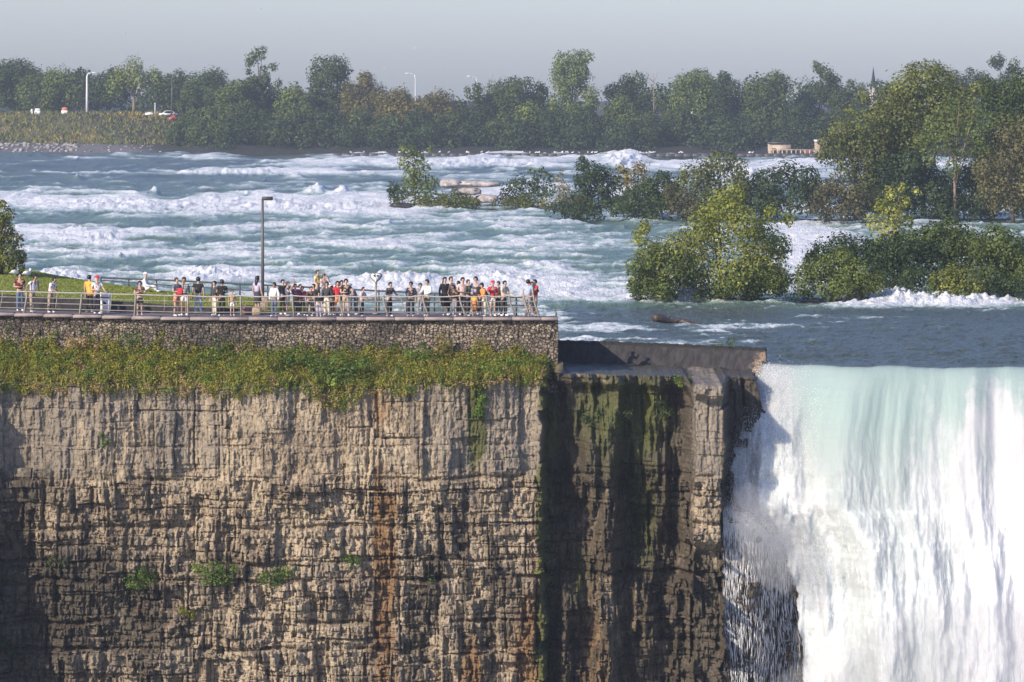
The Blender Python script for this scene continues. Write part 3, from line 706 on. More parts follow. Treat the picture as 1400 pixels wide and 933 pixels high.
# ================================================================== POINT OF LAND: bank, retaining wall, terrace, lawn
def terr_z(px): return 2.37 + .22 * np.clip((250 - px) / 250.0, 0, 1.6)
WALL_Y = 198.7
M['bank'] = simple('bank_soil', (0.12, 0.10, 0.05), 0.95, 0.4, 3, bump=0.6)
def wallbase_z(px): return PZ(np.interp(px, [-900, 0, 200, 400, 600, 700, 763], [470, 474, 480, 486, 488, 492, 496]), WALL_Y)
def bank_z(px, s):      # s = 0 at the cliff edge, 1 at the wall
    e = edge_z(px); w = wallbase_z(px)
    return e + .05 + (w - e) * s ** .85 + .14 * fbm(px / 25.0, s * 2.0, 3, 8) * np.sin(np.pi * np.clip(s, 0, 1))
def build_bank():
    px = np.linspace(-500, 770, 420); s = np.linspace(0, 1, 26)
    P, S = np.meshgrid(px, s)
    ey = np.interp(px, CL[1], CL[2][0]) - .12
    Y = ey[None] + (WALL_Y + .35 - ey[None]) * S
    X = PX(P, 196.0) * (1 - S) + PX(P, WALL_Y) * S
    tag(grid_obj('bank', X, Y, bank_z(P, S), M['bank']), 'sloping earth bank between cliff edge and stone wall', 'bank', kind='structure')
    return px, ey
BK = build_bank()
def bank_pt(px, s):
    ey = np.interp(px, BK[0], BK[1])
    return PX(px, 196.0) * (1 - s) + PX(px, WALL_Y) * s, ey + (WALL_Y + .35 - ey) * s, bank_z(px, s)

def rubble_material():
    m, nt, b = new_mat('rubble_wall')
    v = coords(nt, (1, 1, 1.25))
    vo = node(nt, 'ShaderNodeTexVoronoi', {'Vector': v, 'Scale': 5.6, 'Randomness': 1.0})
    ve = node(nt, 'ShaderNodeTexVoronoi', {'Vector': v, 'Scale': 5.6, 'Randomness': 1.0}, feature='DISTANCE_TO_EDGE')
    n = noise(nt, v, 14, 4)
    sep = node(nt, 'ShaderNodeSeparateColor', {0: vo.outputs['Color']})
    c = mixc(nt, sep.outputs[0], (0.13, 0.108, 0.085), (0.50, 0.42, 0.32))
    c = mixc(nt, mth(nt, 'MULTIPLY', sep.outputs[1], .6), c, (0.20, 0.14, 0.09))
    c = mixc(nt, mrange(nt, n, .35, .7, 0, .45), c, (0.07, 0.06, 0.05))
    st = noise(nt, coords(nt, (.25, .25, .6)), 1.0, 3)
    c = mixc(nt, mrange(nt, st, .46, .62, 0, .7), c, (0.055, 0.05, 0.045))
    st2 = noise(nt, coords(nt, (.5, .5, .8)), 1.3, 4)
    c = mixc(nt, mrange(nt, st2, .52, .66, 0, .6), c, (0.42, 0.345, 0.25))
    e = mrange(nt, ve.outputs[0], 0.0, 0.12)
    c = mixc(nt, e, (0.05, 0.042, 0.035), c)
    nt.links.new(c, b.inputs['Base Color']); b.inputs['Roughness'].default_value = .95
    h = mth(nt, 'ADD', mth(nt, 'MULTIPLY', e, 1.0), mth(nt, 'ADD', mth(nt, 'MULTIPLY', n, .35), mth(nt, 'MULTIPLY', sep.outputs[2], .6)))
    bp = node(nt, 'ShaderNodeBump', {'Height': h, 'Strength': 1.0, 'Distance': 0.12})
    nt.links.new(bp.outputs[0], b.inputs['Normal'])
    return m
M['rubble'] = rubble_material()
def build_wall():
    px = np.unique(np.concatenate([np.linspace(-700, -60, 40), np.linspace(-60, 763, 900)]))
    zt = terr_z(px) - .10
    n = 56; t = np.linspace(0, 1, n)
    T, P = np.meshgrid(t, px, indexing='ij')
    zb = -1.2
    Z = zt[None] + (zb - zt[None]) * T
    X = PX(P, WALL_Y)
    r, e = cells(X + .1 * fbm(X * 2, Z * 2, 2, 4), Z + .06 * fbm(X * 2, Z * 2, 2, 6), .34, .24, 211)
    Y = WALL_Y - .10 * (r - .4) - .05 * fbm(X * 4, Z * 4, 3, 8) + .07 * (1 - ss(0, .05, e)) - .10 * T
    # right end turns back along the water
    m = 40; yb = np.linspace(0, 12, m)[1:]
    Xr = np.broadcast_to(X[:, -1:] + .06 * fbm(yb[None] * 3, Z[:, -1:] * 3, 3, 12), (n, m - 1)); Yr = Y[:, -1:] + yb[None]; Zr = np.broadcast_to(Z[:, -1:], (n, m - 1))
    X = np.concatenate([X, Xr], 1); Y = np.concatenate([Y, Yr], 1); Z = np.concatenate([Z, Zr], 1)
    o = grid_obj('retaining_wall', X, Y, Z, M['rubble'], flip=True, smooth=False)
    tag(o, 'rubble stone retaining wall holding up the railed viewing terrace', 'retaining wall')
    g = G()      # coping along the wall head
    for a, bq in zip(np.linspace(-700, 740, 37)[:-1], np.linspace(-700, 740, 37)[1:]):
        c = (a + bq) / 2
        g.box((PX(c, WALL_Y), WALL_Y + .06, float(terr_z(c)) - .035), ((bq - a) * WALL_Y / F - .012, .70, .13), bev=.02)
    g.box((PX(751.5, WALL_Y), WALL_Y + .06, 2.335), (23 * WALL_Y / F - .01, .70, .13), bev=.02)
    g.obj('coping', simple('coping_stone', (0.30, 0.245, 0.225), .9, .2, 2, bump=.2), o)
build_wall()
BACK = [(-400, 236.0), (-120, 227.0), (0, 223.5), (140, 219.0), (230, 215.8), (320, 212.4), (420, 209.0), (500, 206.2), (600, 203.2), (690, 201.2), (722, 200.5), (736, 200.1)]
def back_y(px): return np.interp(px, [p for p, _ in BACK], [y for _, y in BACK])
def lawn_z(px, Y):
    yb = back_y(px)
    s = np.clip((Y - 203.2) / np.maximum(yb - 203.2, 1), 0, 1)
    lo = terr_z(px) + np.interp(px, [-500, 0, 200, 300, 350, 430], [.80, .66, .40, .22, .12, -.02])
    hi = np.interp(px, [-500, 0, 30, 80, 140, 230, 320, 430], [4.9, 3.80, 3.72, 3.40, 3.10, 2.82, 2.74, 2.5])
    return lo + (hi - lo) * ss(0, 1, s)
def build_terrace():
    px = np.linspace(-700, 738, 120); t = np.linspace(0, 1, 24)
    T, P = np.meshgrid(t, px, indexing='ij')
    y0 = WALL_Y + .42; Y = y0 + (back_y(P) + .5 - y0) * T
    X = PX(P, Y); X = np.minimum(X, 2.10)
    Z = terr_z(P) - .02 + .012 * fbm(X, Y, 2, 3)
    m, nt, b = new_mat('terrace_paving')
    v = coords(nt); n = noise(nt, v, 1.2, 6, .65); n2 = noise(nt, v, 30, 3)
    c = mixc(nt, mrange(nt, n, .3, .7), (0.15, 0.125, 0.125), (0.25, 0.215, 0.21)); c = mixc(nt, mrange(nt, n2, .4, .7, 0, .35), c, (0.09, 0.08, 0.08))
    nt.links.new(c, b.inputs['Base Color']); b.inputs['Roughness'].default_value = .9
    tag(grid_obj('pavement', X, Y, Z, m), 'grey paved viewing terrace behind the railing', 'pavement', kind='structure')
    # lawn mound
    px = np.linspace(-700, 440, 160); t = np.linspace(0, 1, 40)
    T, P = np.meshgrid(t, px, indexing='ij')
    Y = 203.2 + (back_y(P) + .6 - 203.2) * T
    X = PX(P, Y); Z = lawn_z(P, Y)
    m, nt, b = new_mat('mown_lawn')
    v = coords(nt); n = noise(nt, v, .45, 5, .6); n2 = noise(nt, coords(nt, (1, .25, 1)), 9, 5, .7)
    c = mixc(nt, mrange(nt, n, .3, .7), (0.17, 0.205, 0.028), (0.28, 0.30, 0.05)); c = mixc(nt, mrange(nt, n2, .35, .7, 0, .6), c, (0.27, 0.27, 0.07))
    nt.links.new(c, b.inputs['Base Color']); b.inputs['Roughness'].default_value = .9
    bp = node(nt, 'ShaderNodeBump', {'Height': n2, 'Strength': .8, 'Distance': .12}); nt.links.new(bp.outputs[0], b.inputs['Normal'])
    tag(grid_obj('lawn', X, Y, Z, m), 'mown green lawn rising on the left behind the terrace', 'lawn', kind='structure')
    rng = np.random.default_rng(3)
    n = 26000
    pxs = rng.uniform(-40, 425, n); ys = 203.3 + (back_y(pxs) - 203.3) * rng.random(n)
    blades(pxs, ys, lawn_z(pxs, ys), .03, .07, .03, leafmat('lawn_blade', (0.13, 0.17, 0.022), (0.23, 0.27, 0.04), (0.34, 0.36, 0.08), .3), 'grass', 'short mown grass blades on the lawn', rng)
    # far side of the point drops to the water
    px = np.linspace(-700, 760, 150); t = np.linspace(0, 1, 10)
    T, P = np.meshgrid(t, px, indexing='ij')
    by = back_y(P) + .5
    Y = by + T * 4.0; X = np.minimum(PX(P, by), 2.1) + .2 * fbm(P / 20, T * 3, 2, 5)
    Z = np.where(P < 440, lawn_z(P, by), terr_z(P) - .02) * (1 - T) - 1.0 * T + .25 * fbm(P / 12, T * 4, 3, 6) * T
    tag(grid_obj('shore', X, Y, Z, M['wet_rock'], smooth=False), kind='structure', label='wet rocky shore behind the terrace', cat='shore')
    # dark kerb wall between path and lawn
    px = np.linspace(-700, 352, 220)
    o = None; g = G()
    x = PX(px, 202.9); zt = lawn_z(px, np.full_like(px, 203.2)) + .05; zb = terr_z(px) - .2
    r = .05 * fbm(px / 6, px * 0, 3, 2)
    v = np.concatenate([np.stack([x, 202.65 + r, zb], 1), np.stack([x, 202.75 + r, zt - .06], 1), np.stack([x, 202.85 + r * .5, zt], 1), np.stack([x, 203.35 + 0 * x, zt - .02], 1)])
    f = grid_faces(4, len(px))
    o = link('garden_wall', mesh_np('garden_wall', v, f, simple('dark_garden_wall', (0.030, 0.028, 0.028), .9, .5, 3, bump=.8), False))
    tag(o, 'low dark stone wall between the path and the lawn', 'garden wall')
def blades(pxs, ys, zs, h0, h1, w, mat, name, label, rng, lean=.35, tint=(.5, .2), kind='stuff', cat='grass', xs=None):
    n = len(pxs); x = PX(pxs, ys) if xs is None else xs
    h = h0 + (h1 - h0) * rng.random(n) ** 1.4
    a = rng.uniform(0, np.pi, n); ww = w * (.6 + .8 * rng.random(n))
    dx = np.cos(a) * ww; dy = np.sin(a) * ww
    lx = rng.normal(size=n) * lean * h; ly = rng.normal(size=n) * lean * h
    v = np.stack([np.stack([x - dx, ys - dy, zs], 1), np.stack([x + dx, ys + dy, zs], 1), np.stack([x + dx * .7 + lx * .5, ys + dy * .7 + ly * .5, zs + h * .6], 1), np.stack([x + lx, ys + ly, zs + h], 1)], 1).reshape(-1, 3)
    t = np.clip(tint[0] + rng.normal(size=n) * tint[1], 0, 1)
    o = link(name, mesh_np(name, v, np.arange(4 * n).reshape(-1, 4), mat, False, {'tint': np.repeat(t, 4)}))
    return tag(o, label, cat, kind=kind)
build_terrace()

# ================================================================== BANK VEGETATION
def build_bank_plants():
    rng = np.random.default_rng(21)
    def scatter(n, fn, a=-45, b=757):
        px = rng.uniform(a, b, n); s = rng.random(n) ** .9
        k = rng.random(n) < fn(px, s); px, s = px[k], s[k]
        x, y, z = bank_pt(px, s); return px, x, y, z
    patch = lambda px, s, sd, f=30.0: fbm(px / f, s * 2.2, 3, sd)
    px, x, y, z = scatter(20000, lambda p, s: .5 + 1.1 * patch(p, s, 31))
    blades(px, y, z - .02, .12, .42, .026, M['weed'], 'grass', 'tall weeds and grass on the sloping bank', rng, .30, (.62, .18), xs=x)
    px, x, y, z = scatter(11000, lambda p, s: .35 + 1.4 * patch(p, s, 37) + .25 * ss(300, 450, p))
    blades(px, y, z - .02, .12, .45, .03, M['weed_green'], 'undergrowth', 'green leafy undergrowth on the sloping bank', rng, .40, (.52, .25), xs=x)
    px, x, y, z = scatter(7000, lambda p, s: .15 + 1.2 * patch(p, s, 41) + .4 * (1 - ss(.02, .22, s)))
    blades(px, y, z - .02, .08, .34, .040, M['straw'], 'dry_grass', 'dry straw coloured grass along the cliff edge', rng, .5, (.45, .22), xs=x)
    # leafy forbs in patches of their own
    for nm, mt, n, sd, bias, lab in (('weeds', 'weed', 2100, 131, .15, 'yellow green weeds in patches on the bank'), ('herbs', 'weed_green', 950, 137, -.02, 'darker green leafy herbs in patches on the bank'), ('dry_weeds', 'straw', 420, 141, -.12, 'dead straw coloured weeds on the bank')):
        px, x, y, z = scatter(n * 3, lambda p, s: np.clip(.35 + bias + 1.5 * patch(p, s, sd, 24.), 0, .7))
        up = ss(.75, 1.0, (z - edge_z(px)) / np.maximum(wallbase_z(px) - edge_z(px), .2))
        up = up * ss(-.25, .35, fbm(px / 40.0, px * 0 + sd, 3, sd)); r = rng.uniform(.10, .27, len(px)); hz = rng.uniform(.02, .22, len(px)) + up * rng.uniform(0, 1.0, len(px)) * (1 + .5 * (1 - ss(60, 420, px)))
        ps = rng.uniform(-40, 748, 900); spill = np.clip(1.6 * fbm(ps / 34.0, ps * 0 + .4, 3, sd + 1) + .9 * gau(ps, 462, 34) + .5 * gau(ps, 655, 14) + .3 * gau(ps, 20, 40) + .3 * gau(ps, 275, 25), 0, 1)
        ps = ps[rng.random(900) < spill * .75]; sp = np.interp(ps, BK[0], BK[1])
        x = np.concatenate([x, PX(ps, 196.0)]); y = np.concatenate([y, sp - .10 - .1 * rng.random(len(ps))]); z = np.concatenate([z, edge_z(ps) - rng.random(len(ps)) ** 1.3 * (.15 + .55 * np.clip(fbm(ps / 34.0, ps * 0 + .4, 3, 132) + gau(ps, 462, 34), 0, 1))])
        r = np.concatenate([r, rng.uniform(.08, .17, len(ps))]); hz = np.concatenate([hz, np.zeros(len(ps))])
        tag(link(nm, foliage_mesh(nm, list(zip(x, y, z + hz, r)), .075, M[mt], rng, .75, shell=.2, squash=(1, .8, 1.25), tint=(.56, .12))), lab, 'weeds', kind='stuff')
    # goldenrod heads
    px, x, y, z = scatter(4200, lambda p, s: -.22 + 1.5 * patch(p, s, 43) + .35 * gau(p, 60, 70) + .2 * gau(p, 380, 150))
    zz = z + rng.uniform(.20, .62, len(z))
    v, q = leaf_quads(np.stack([x, y, zz], 1), rng.normal(size=(len(x), 3)), rng.uniform(.04, .12, len(x)), rng)
    o = link('wildflowers', mesh_np('wildflowers', v, q, M['goldenrod'], False, {'tint': np.repeat(rng.random(len(x)), 4)}))
    tag(o, 'yellow goldenrod heads scattered over the bank', 'wildflowers', kind='stuff')
    # fringe hanging over the cliff edge
    n = 2600; px = rng.uniform(-45, 752, n); px = px[rng.random(n) < .3 + 1.3 * fbm(px / 18, px * 0, 3, 47)]
    ey = np.interp(px, BK[0], BK[1]); ez = edge_z(px)
    yy = ey - .05 - .12 * rng.random(len(px)); z0 = ez - rng.random(len(px)) ** 2 * .45
    blades(px, yy, z0, .05, .30, .035, M['weed'], 'grass_fringe', 'tufts of grass overhanging the cliff edge', rng, .45, (.40, .22), xs=PX(px, 196.0))
    # shrubs one can tell apart
    def shrub(base, s, blobs, mat, label, leaf=3.2, **kw):
        x, y, z = bank_pt(np.array([float(base)]), np.array([s])); y = float(y[0]); z = float(z[0])
        plant('shrub', y, base, blobs, leaf, mat, label, 'shrub', rng, 'stems', 'foliage', 'shrubs on the cliff-top bank', r0=.03, depth=.5, base_z=z - .1, limbs=4, cover=.9, **kw)
    shrub(462, .25, [(440, 506, 16), (462, 500, 18), (482, 510, 17), (455, 524, 17), (474, 530, 14), (495, 498, 13), (430, 520, 12)], 'weed_green', 'big dense green shrub spilling over the cliff edge below the terrace')
    shrub(405, .45, [(392, 490, 14), (410, 484, 15), (425, 494, 13), (400, 505, 13)], 'weed_green', 'tall bright green shrub against the wall left of the densest shrub')
    shrub(372, .3, [(362, 500, 11), (376, 496, 13), (388, 508, 10)], 'weed', 'yellowish green shrub in the middle of the bank')
    shrub(286, .55, [(276, 490, 9), (290, 484, 12), (302, 494, 9), (284, 500, 9)], 'weed_green', 'dark bluish green shrub on the left half of the bank')
    shrub(575, .6, [(560, 486, 11), (578, 482, 13), (594, 490, 11), (575, 498, 12)], 'weed_green', 'rounded green shrub at the foot of the wall, left of the rusty one')
    shrub(604, .7, [(600, 462, 7), (606, 470, 8), (600, 482, 8), (612, 486, 8)], 'isl_gold', 'narrow rusty yellow shrub standing up against the stone wall', 2.6)
    shrub(632, .45, [(622, 500, 10), (636, 496, 11), (648, 504, 9)], 'weed', 'low olive shrub right of the rusty one on the bank')
    shrub(657, .25, [(650, 510, 10), (664, 504, 10), (656, 522, 9)], 'weed_green', 'shrub with yellow flowers above the green streak in the cliff')
    shrub(700, .5, [(684, 498, 11), (702, 494, 13), (716, 502, 10), (694, 508, 10)], 'weed_green', 'spreading green shrub near the right end of the bank')
    shrub(728, .45, [(720, 500, 9), (732, 498, 10), (740, 506, 8)], 'weed_green', 'last green shrub beside the corner of the stone wall')
    shrub(70, .6, [(55, 488, 10), (74, 492, 11), (90, 500, 10), (100, 492, 8)], 'weed_green', 'dark green shrub under the brown tussock on the left of the bank')
    shrub(115, .75, [(98, 470, 8), (114, 468, 8), (130, 472, 7)], 'straw', 'dry brown tussock against the wall on the left of the bank', 2.6)
    shrub(238, .35, [(228, 506, 9), (242, 500, 10), (252, 510, 8)], 'weed', 'small yellow green shrub near the cliff edge on the left')
    # flowers on one of them
    # plants rooted in the rock face
    def cliffbush(px, py, blobs, mat, label, leaf=2.6, cover=.9):
        y, z = cliff_at(px, py)
        plant('cliff_bush', y - .12, px, blobs, leaf, mat, label, 'bush', rng, 'stems', 'foliage', 'bushes rooted in the cliff face', r0=.02, depth=.5, base_z=z - .25, limbs=4, cover=cover, shell=.15)
    cliffbush(187, 795, [(178, 788, 12), (194, 784, 13), (204, 794, 10), (182, 800, 10), (192, 806, 8)], 'weed_green', 'dark green bush hanging on the lower left of the cliff')
    cliffbush(292, 790, [(284, 782, 13), (300, 776, 14), (312, 790, 11), (298, 798, 13), (284, 806, 10), (318, 776, 8), (270, 776, 9)], 'weed_green', 'largest bush on the cliff face, between two smaller ones')
    cliffbush(376, 792, [(364, 788, 10), (380, 786, 13), (394, 782, 10), (376, 800, 10)], 'weed_green', 'bush on the cliff right of the largest one')
    cliffbush(258, 838, [(252, 834, 8), (262, 840, 8)], 'weed', 'small yellowish bush below the largest cliff bush')
    cliffbush(482, 768, [(476, 762, 8), (488, 766, 9), (480, 774, 7)], 'weed_green', 'small bush on the pale rock left of the orange streak')
    cliffbush(80, 772, [(72, 766, 9), (86, 768, 9)], 'isl_dark', 'dark bush in the shadowed left corner of the cliff')
    cliffbush(8, 885, [(4, 878, 12), (14, 890, 10), (2, 896, 10)], 'isl_dark', 'dark bush at the lower left edge of the cliff')
    cliffbush(142, 600, [(139, 594, 6), (145, 604, 7), (141, 614, 5)], 'weed_green', 'slim plant in a crack of the upper left cliff')
    cliffbush(587, 790, [(584, 784, 6), (590, 794, 6)], 'weed_green', 'tiny plant on the cliff right of the orange streak')
    cliffbush(655, 560, [(656, 530, 8), (658, 545, 9), (655, 560, 8), (656, 576, 8), (653, 592, 6), (654, 606, 5)], 'weed_green', 'long green plant trailing down the cliff under the flowering shrub', 2.6, 2.2)
    cliffbush(822, 575, [(800, 570, 9), (820, 566, 10), (840, 572, 10), (832, 586, 9), (808, 586, 8), (860, 566, 8)], 'isl_dark', 'dark ferny growth on the wet rock under the low wall')
    cliffbush(934, 520, [(926, 516, 7), (938, 520, 8), (930, 530, 8), (944, 530, 6)], 'weed_green', 'green tuft on the ledge above the pale rock pillar')
    cliffbush(908, 560, [(900, 550, 8), (912, 566, 9), (905, 582, 8)], 'isl_dark', 'dark plant hanging in the black recess left of the pillar')
    cliffbush(735, 775, [(736, 768, 5), (738, 784, 5), (734, 796, 5)], 'isl_lime', 'bright green plant trailing beside the black wet streak', 2.4)
build_bank_plants()

# ================================================================== LOW WALL BY THE FALLS, ROCKS
def build_low_wall():
    n = 160; px = np.linspace(752, 1046, n)
    u = (px - 752) / 294.0
    Yt = 208.3 - 4.3 * u; 
    zt = PZ(467 + 11 * u ** 1.3, Yt); zb = PZ(496 + 10 * u, Yt - .7)
    rows = 22; v = np.linspace(0, 1, rows)[:, None] * np.ones(n)
    cut = ss(.86, 1.0, u)       # the broken right end slopes down
    X = PX(px, Yt)[None] + .05 * fbm(px[None] / 8, v * 5, 3, 4)
    Z = (zt[None] + .06 * fbm(px / 9, px * 0, 3, 5) * (1 - v)) * (1 - v) + (zb - .5)[None] * v
    Yf = Yt[None] - .75 * v - .05 * fbm(px[None] / 10, v * 3, 4, 6) + .03 * np.sin(px[None] / 20)
    th = np.linspace(1, 0, 5)[:, None]
    Xt = np.repeat(X[:1], 5, 0); Zt = Z[:1] + .04 * np.sin(th * np.pi) + .05 * fbm(px[None] / 5, th * 4, 2, 9); Ytp = Yf[:1] + 1.1 * th
    X = np.concatenate([Xt, X]); Y = np.concatenate([Ytp, Yf]); Z = np.concatenate([Zt, Z])
    # end face
    m = 12; w = np.linspace(0, 1, m)[1:]
    Xe = X[:, -1:] + .10 * np.sin(w * 9)[None]; Ye = Y[:, -1:] + w[None] * (Yt[-1] + .9 - Y[:, -1:]); Ze = np.broadcast_to(Z[:, -1:], Ye.shape)
    X = np.concatenate([X, Xe], 1); Y = np.concatenate([Y, Ye], 1); Z = np.concatenate([Z, Ze], 1)
    m_, nt, b = new_mat('shaded_concrete')
    vv = coords(nt, (1, 1, 1)); vd = node(nt, 'ShaderNodeMapping', {'Vector': coords(nt), 'Rotation': (0, R(40), 0), 'Scale': (3.0, 3.0, .35)}).outputs[0]
    n1 = noise(nt, vd, 1.4, 5, .65); n2 = noise(nt, vv, 8, 4)
    end = attr(nt, 'lit_end')
    c = mixc(nt, mrange(nt, n1, .3, .72), (0.016, 0.0155, 0.017), (0.050, 0.046, 0.049))  # streaked concrete, with the shade on the front painted in as dark colour
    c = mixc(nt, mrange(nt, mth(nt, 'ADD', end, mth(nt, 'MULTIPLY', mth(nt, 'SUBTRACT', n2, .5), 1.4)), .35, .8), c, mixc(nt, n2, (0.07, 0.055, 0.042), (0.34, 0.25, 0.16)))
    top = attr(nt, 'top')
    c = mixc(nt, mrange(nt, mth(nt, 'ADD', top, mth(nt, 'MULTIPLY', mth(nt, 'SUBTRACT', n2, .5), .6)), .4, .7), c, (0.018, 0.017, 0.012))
    nt.links.new(c, b.inputs['Base Color']); b.inputs['Roughness'].default_value = .9
    bp = node(nt, 'ShaderNodeBump', {'Height': n2, 'Strength': .6, 'Distance': .08}); nt.links.new(bp.outputs[0], b.inputs['Normal'])
    pxf = np.concatenate([np.broadcast_to(px[None], (rows + 5, n)), np.full((rows + 5, m - 1), 1046.)], 1)
    fr = .75 * ss(1010, 1034, pxf - 26 * np.linspace(1, 0, rows + 5)[:, None] + 6)  # sunlit right end painted paler, with a slanting shadow edge
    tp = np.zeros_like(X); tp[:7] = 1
    o = grid_obj('low_wall', X, Y, Z, m_, {'lit_end': fr * (1 - .7 * tp), 'top': tp * (1 - .5 * fr)}, True, flip=True)
    tag(o, 'low dark concrete wall running out to the lip of the falls', 'wall')
    rng = np.random.default_rng(4)
    for px, py, h, lab in ((1000, 470, 7, 'small weed growing on the low dark wall'), (984, 474, 4, 'tiniest weed on the low dark wall, beside a larger one'),):
        u = (px - 752) / 294; Y = 208.3 - 4.3 * u + .4
        zt = PZ(467 + 11 * u ** 1.3, Y - .4)
        plant('weed', Y, px, [(px - 3, py - h * .3, h * .5), (px + 3, py - h * .6, h * .5), (px, py, h * .5)], 2.2, 'weed_green', lab, 'weed', rng, 'stem', 'leaves', None, r0=.01, base_z=zt, cover=1.2)
build_low_wall()
def rock(name, px, py, Y, d, mat, label, cat, group=None, rz=0.0, seed=0, z=None, kind=None):
    g = G(); g.ball((0, 0, 0), (1, 1, 1), 20, 14)
    v = np.concatenate(g.v); n = v / (np.linalg.norm(v, axis=1)[:, None] + 1e-9)
    r = 1 + .5 * fbm(n[:, 0] * 1.8 + seed * 3.3, n[:, 2] * 1.4 + n[:, 1], 4, 5 + seed)
    v = np.clip(v * r[:, None], -.9, .9) * np.array(d) / 1.5
    o = link(name, mesh_np(name, v, g.q, mat), None, (PX(px, Y), Y, PZ(py, Y) if z is None else z), rz)
    return tag(o, label, cat, group, kind)
Yd = GY(444)
g = G(); t = np.linspace(0, 1, 14)
g.tube(np.stack([np.linspace(-1.35, 1.35, 14), .5 * np.sin(t * 3), .34 - .40 * t + .05 * np.sin(t * 14)], 1), .20 + .06 * np.sin(t * 11) - .08 * t, 9)
g.tube(np.array([(-.5, -.1, .32), (-.42, -.12, .52), (-.3, -.16, .60)]), [.06, .04, .015], 6)
tag(g.obj('driftwood', M['wood'], None, (PX(926, Yd), Yd, .02), True), 'dark driftwood log stranded in the river beyond the low wall', 'driftwood')

# ================================================================== RAILINGS
RAIL_Y = 199.15
def rail_pt(px): return PX(px, RAIL_Y), RAIL_Y + .15 * ss(600, 738, px) , float(terr_z(px))
def build_front_rail():
    o = empty('front_railing', (PX(300, RAIL_Y), RAIL_Y, 2.37), 'weathered grey metal railing with four rails along the front of the terrace', 'railing')
    ox, oy, oz = o.location
    posts = [-117, -42, 33, 109, 184, 257, 330, 402, 469, 531, 586, 637, 673, 704, 724, 737]
    H = 1.04
    def lean(px): return np.interp(px, [-117, 33, 184, 257, 402, 531, 637, 737], [.16, .14, .05, 0, -.07, -.24, -.30, -.26])
    def pt(px, f, sag=0.0):
        x, y, z = rail_pt(px)
        w = np.sin(np.clip(f, 0, 1) * np.pi * .5) ** 1.4
        return (x + lean(px) * w - ox, y - .05 * math.sin(f * np.pi) - oy, z + H * f - sag - oz)
    for p in posts:
        g = G(); fs = np.linspace(0, 1, 9)
        g.tube([pt(p, f) for f in fs], .047, 6, flat=1.3)
        g.box((pt(p, 0)[0], pt(p, 0)[1], pt(p, 0)[2] + .012), (.22, .2, .024), bev=.02)
        g.obj('post', M['steel'], o, smooth=False)
    for k, (f, r, sg) in enumerate(((1.0, .040, .045), (.74, .026, .015), (.49, .026, .01), (.24, .026, .005))):
        g = G()
        for a, b in zip(posts[:-1], posts[1:]):
            us = np.linspace(0, 1, 7)
            sag = sg * (0.3 if a < 250 else 1.3)
            g.tube([pt(a + (b - a) * u, f, sag * 4 * u * (1 - u)) for u in us], r, 7, cap=False, flat=1.0 if k else .8)
        g.obj('top_rail' if k == 0 else 'rail', M['steel_light'] if k == 0 else M['steel'], o, smooth=True)
    # thinner uprights in the middle of each bay
    for a, b in zip(posts[:-1], posts[1:]):
        if b - a < 40: continue
        m = (a + b) / 2 + (4 if a < 200 else -3)
        g = G(); g.tube([pt(m, f) for f in np.linspace(.22, .99, 4)], .022, 5)
        g.obj('baluster', M['steel'], o)
build_front_rail()
def build_back_rail():
    pts = [(p, y) for p, y in BACK if p >= 0]
    px = np.array([p for p, _ in pts], float)
    def base(p):
        y = float(back_y(p)); 
        z = float(lawn_z(np.array([p]), np.array([y]))[0]) if p < 430 else float(terr_z(p))
        return PX(p, y), y, z
    o = empty('back_railing', base(420.), 'dark metal railing along the river side of the point', 'railing')
    ox, oy, oz = o.location
    pp = list(np.concatenate([np.arange(138, 640, 38.0), [650, 672, 690, 706, 720, 733]]))
    zs = np.array([base(p)[2] for p in pp])
    ztop = {p: (max(PZ(np.interp(p, [60, 140, 230, 320, 420, 500, 600, 690, 733], [377, 380, 383.5, 388, 393, 397, 402, 405.5, 408]), base(p)[1]), base(p)[2] + .22)) for p in pp}
    for p in pp:
        x, y, z = base(p); g = G(); g.tube([(x - ox, y - oy, z - oz - .05), (x - ox, y - oy, ztop[p] - oz)], .04, 6); g.obj('post', M['dark_rail'], o)
    for k in (0, 1):
        g = G()
        g.tube([(base(p)[0] - ox, base(p)[1] - oy, (ztop[p] if k == 0 else base(p)[2] + (ztop[p] - base(p)[2]) * .55) - oz) for p in pp], .05 if k == 0 else .032, 6)
        g.obj('top_rail' if k == 0 else 'rail', M['dark_rail'], o, smooth=True)
build_back_rail()

# ================================================================== LAMP, BIN, VIEWERS, STONES
def terrace_lamp():
    Y = 204.0; px = 359
    z0 = max(float(terr_z(px)), float(lawn_z(np.array([px]), np.array([Y]))[0])); x = PX(px, Y)
    o = empty('lamp_post', (x, Y, z0), 'tall grey lamp post with a flat box head rising behind the railing', 'lamp post')
    h = PZ(272, Y) - z0
    g = G(); g.tube([(0, 0, .5), (0, 0, h * .5), (0, 0, h)], [.082, .072, .060], 10); g.obj('pole', M['lamp_grey'], o, smooth=True)
    g = G(); g.box((.02, 0, .30), (.66, .5, .60), bev=.05, taper=.8); g.obj('plinth', M['tan_stone'], o)
    g = G(); g.box((.24, 0, h + .02), (.52, .30, .17), bev=.04); hd = g.obj('lamp_head', M['lamp_dark'], o)
    g = G(); g.box((.27, 0, h - .075), (.34, .2, .02), bev=.02); g.obj('lens', M['white'], hd)
terrace_lamp()
def block(px, Y, w, h, d, mat, label, z0=None):
    z = float(terr_z(px)) if z0 is None else z0
    g = G(); g.box((0, 0, h / 2), (w, d, h), bev=.06, taper=.94)
    g.box((0.02, 0, h + .012), (w * .8, d * .8, .03), bev=.05, taper=.9)
    tag(g.obj('stone_block', M[mat], None, (PX(px, Y), Y, z - .01)), label, 'stone block', 'stone blocks on the terrace')
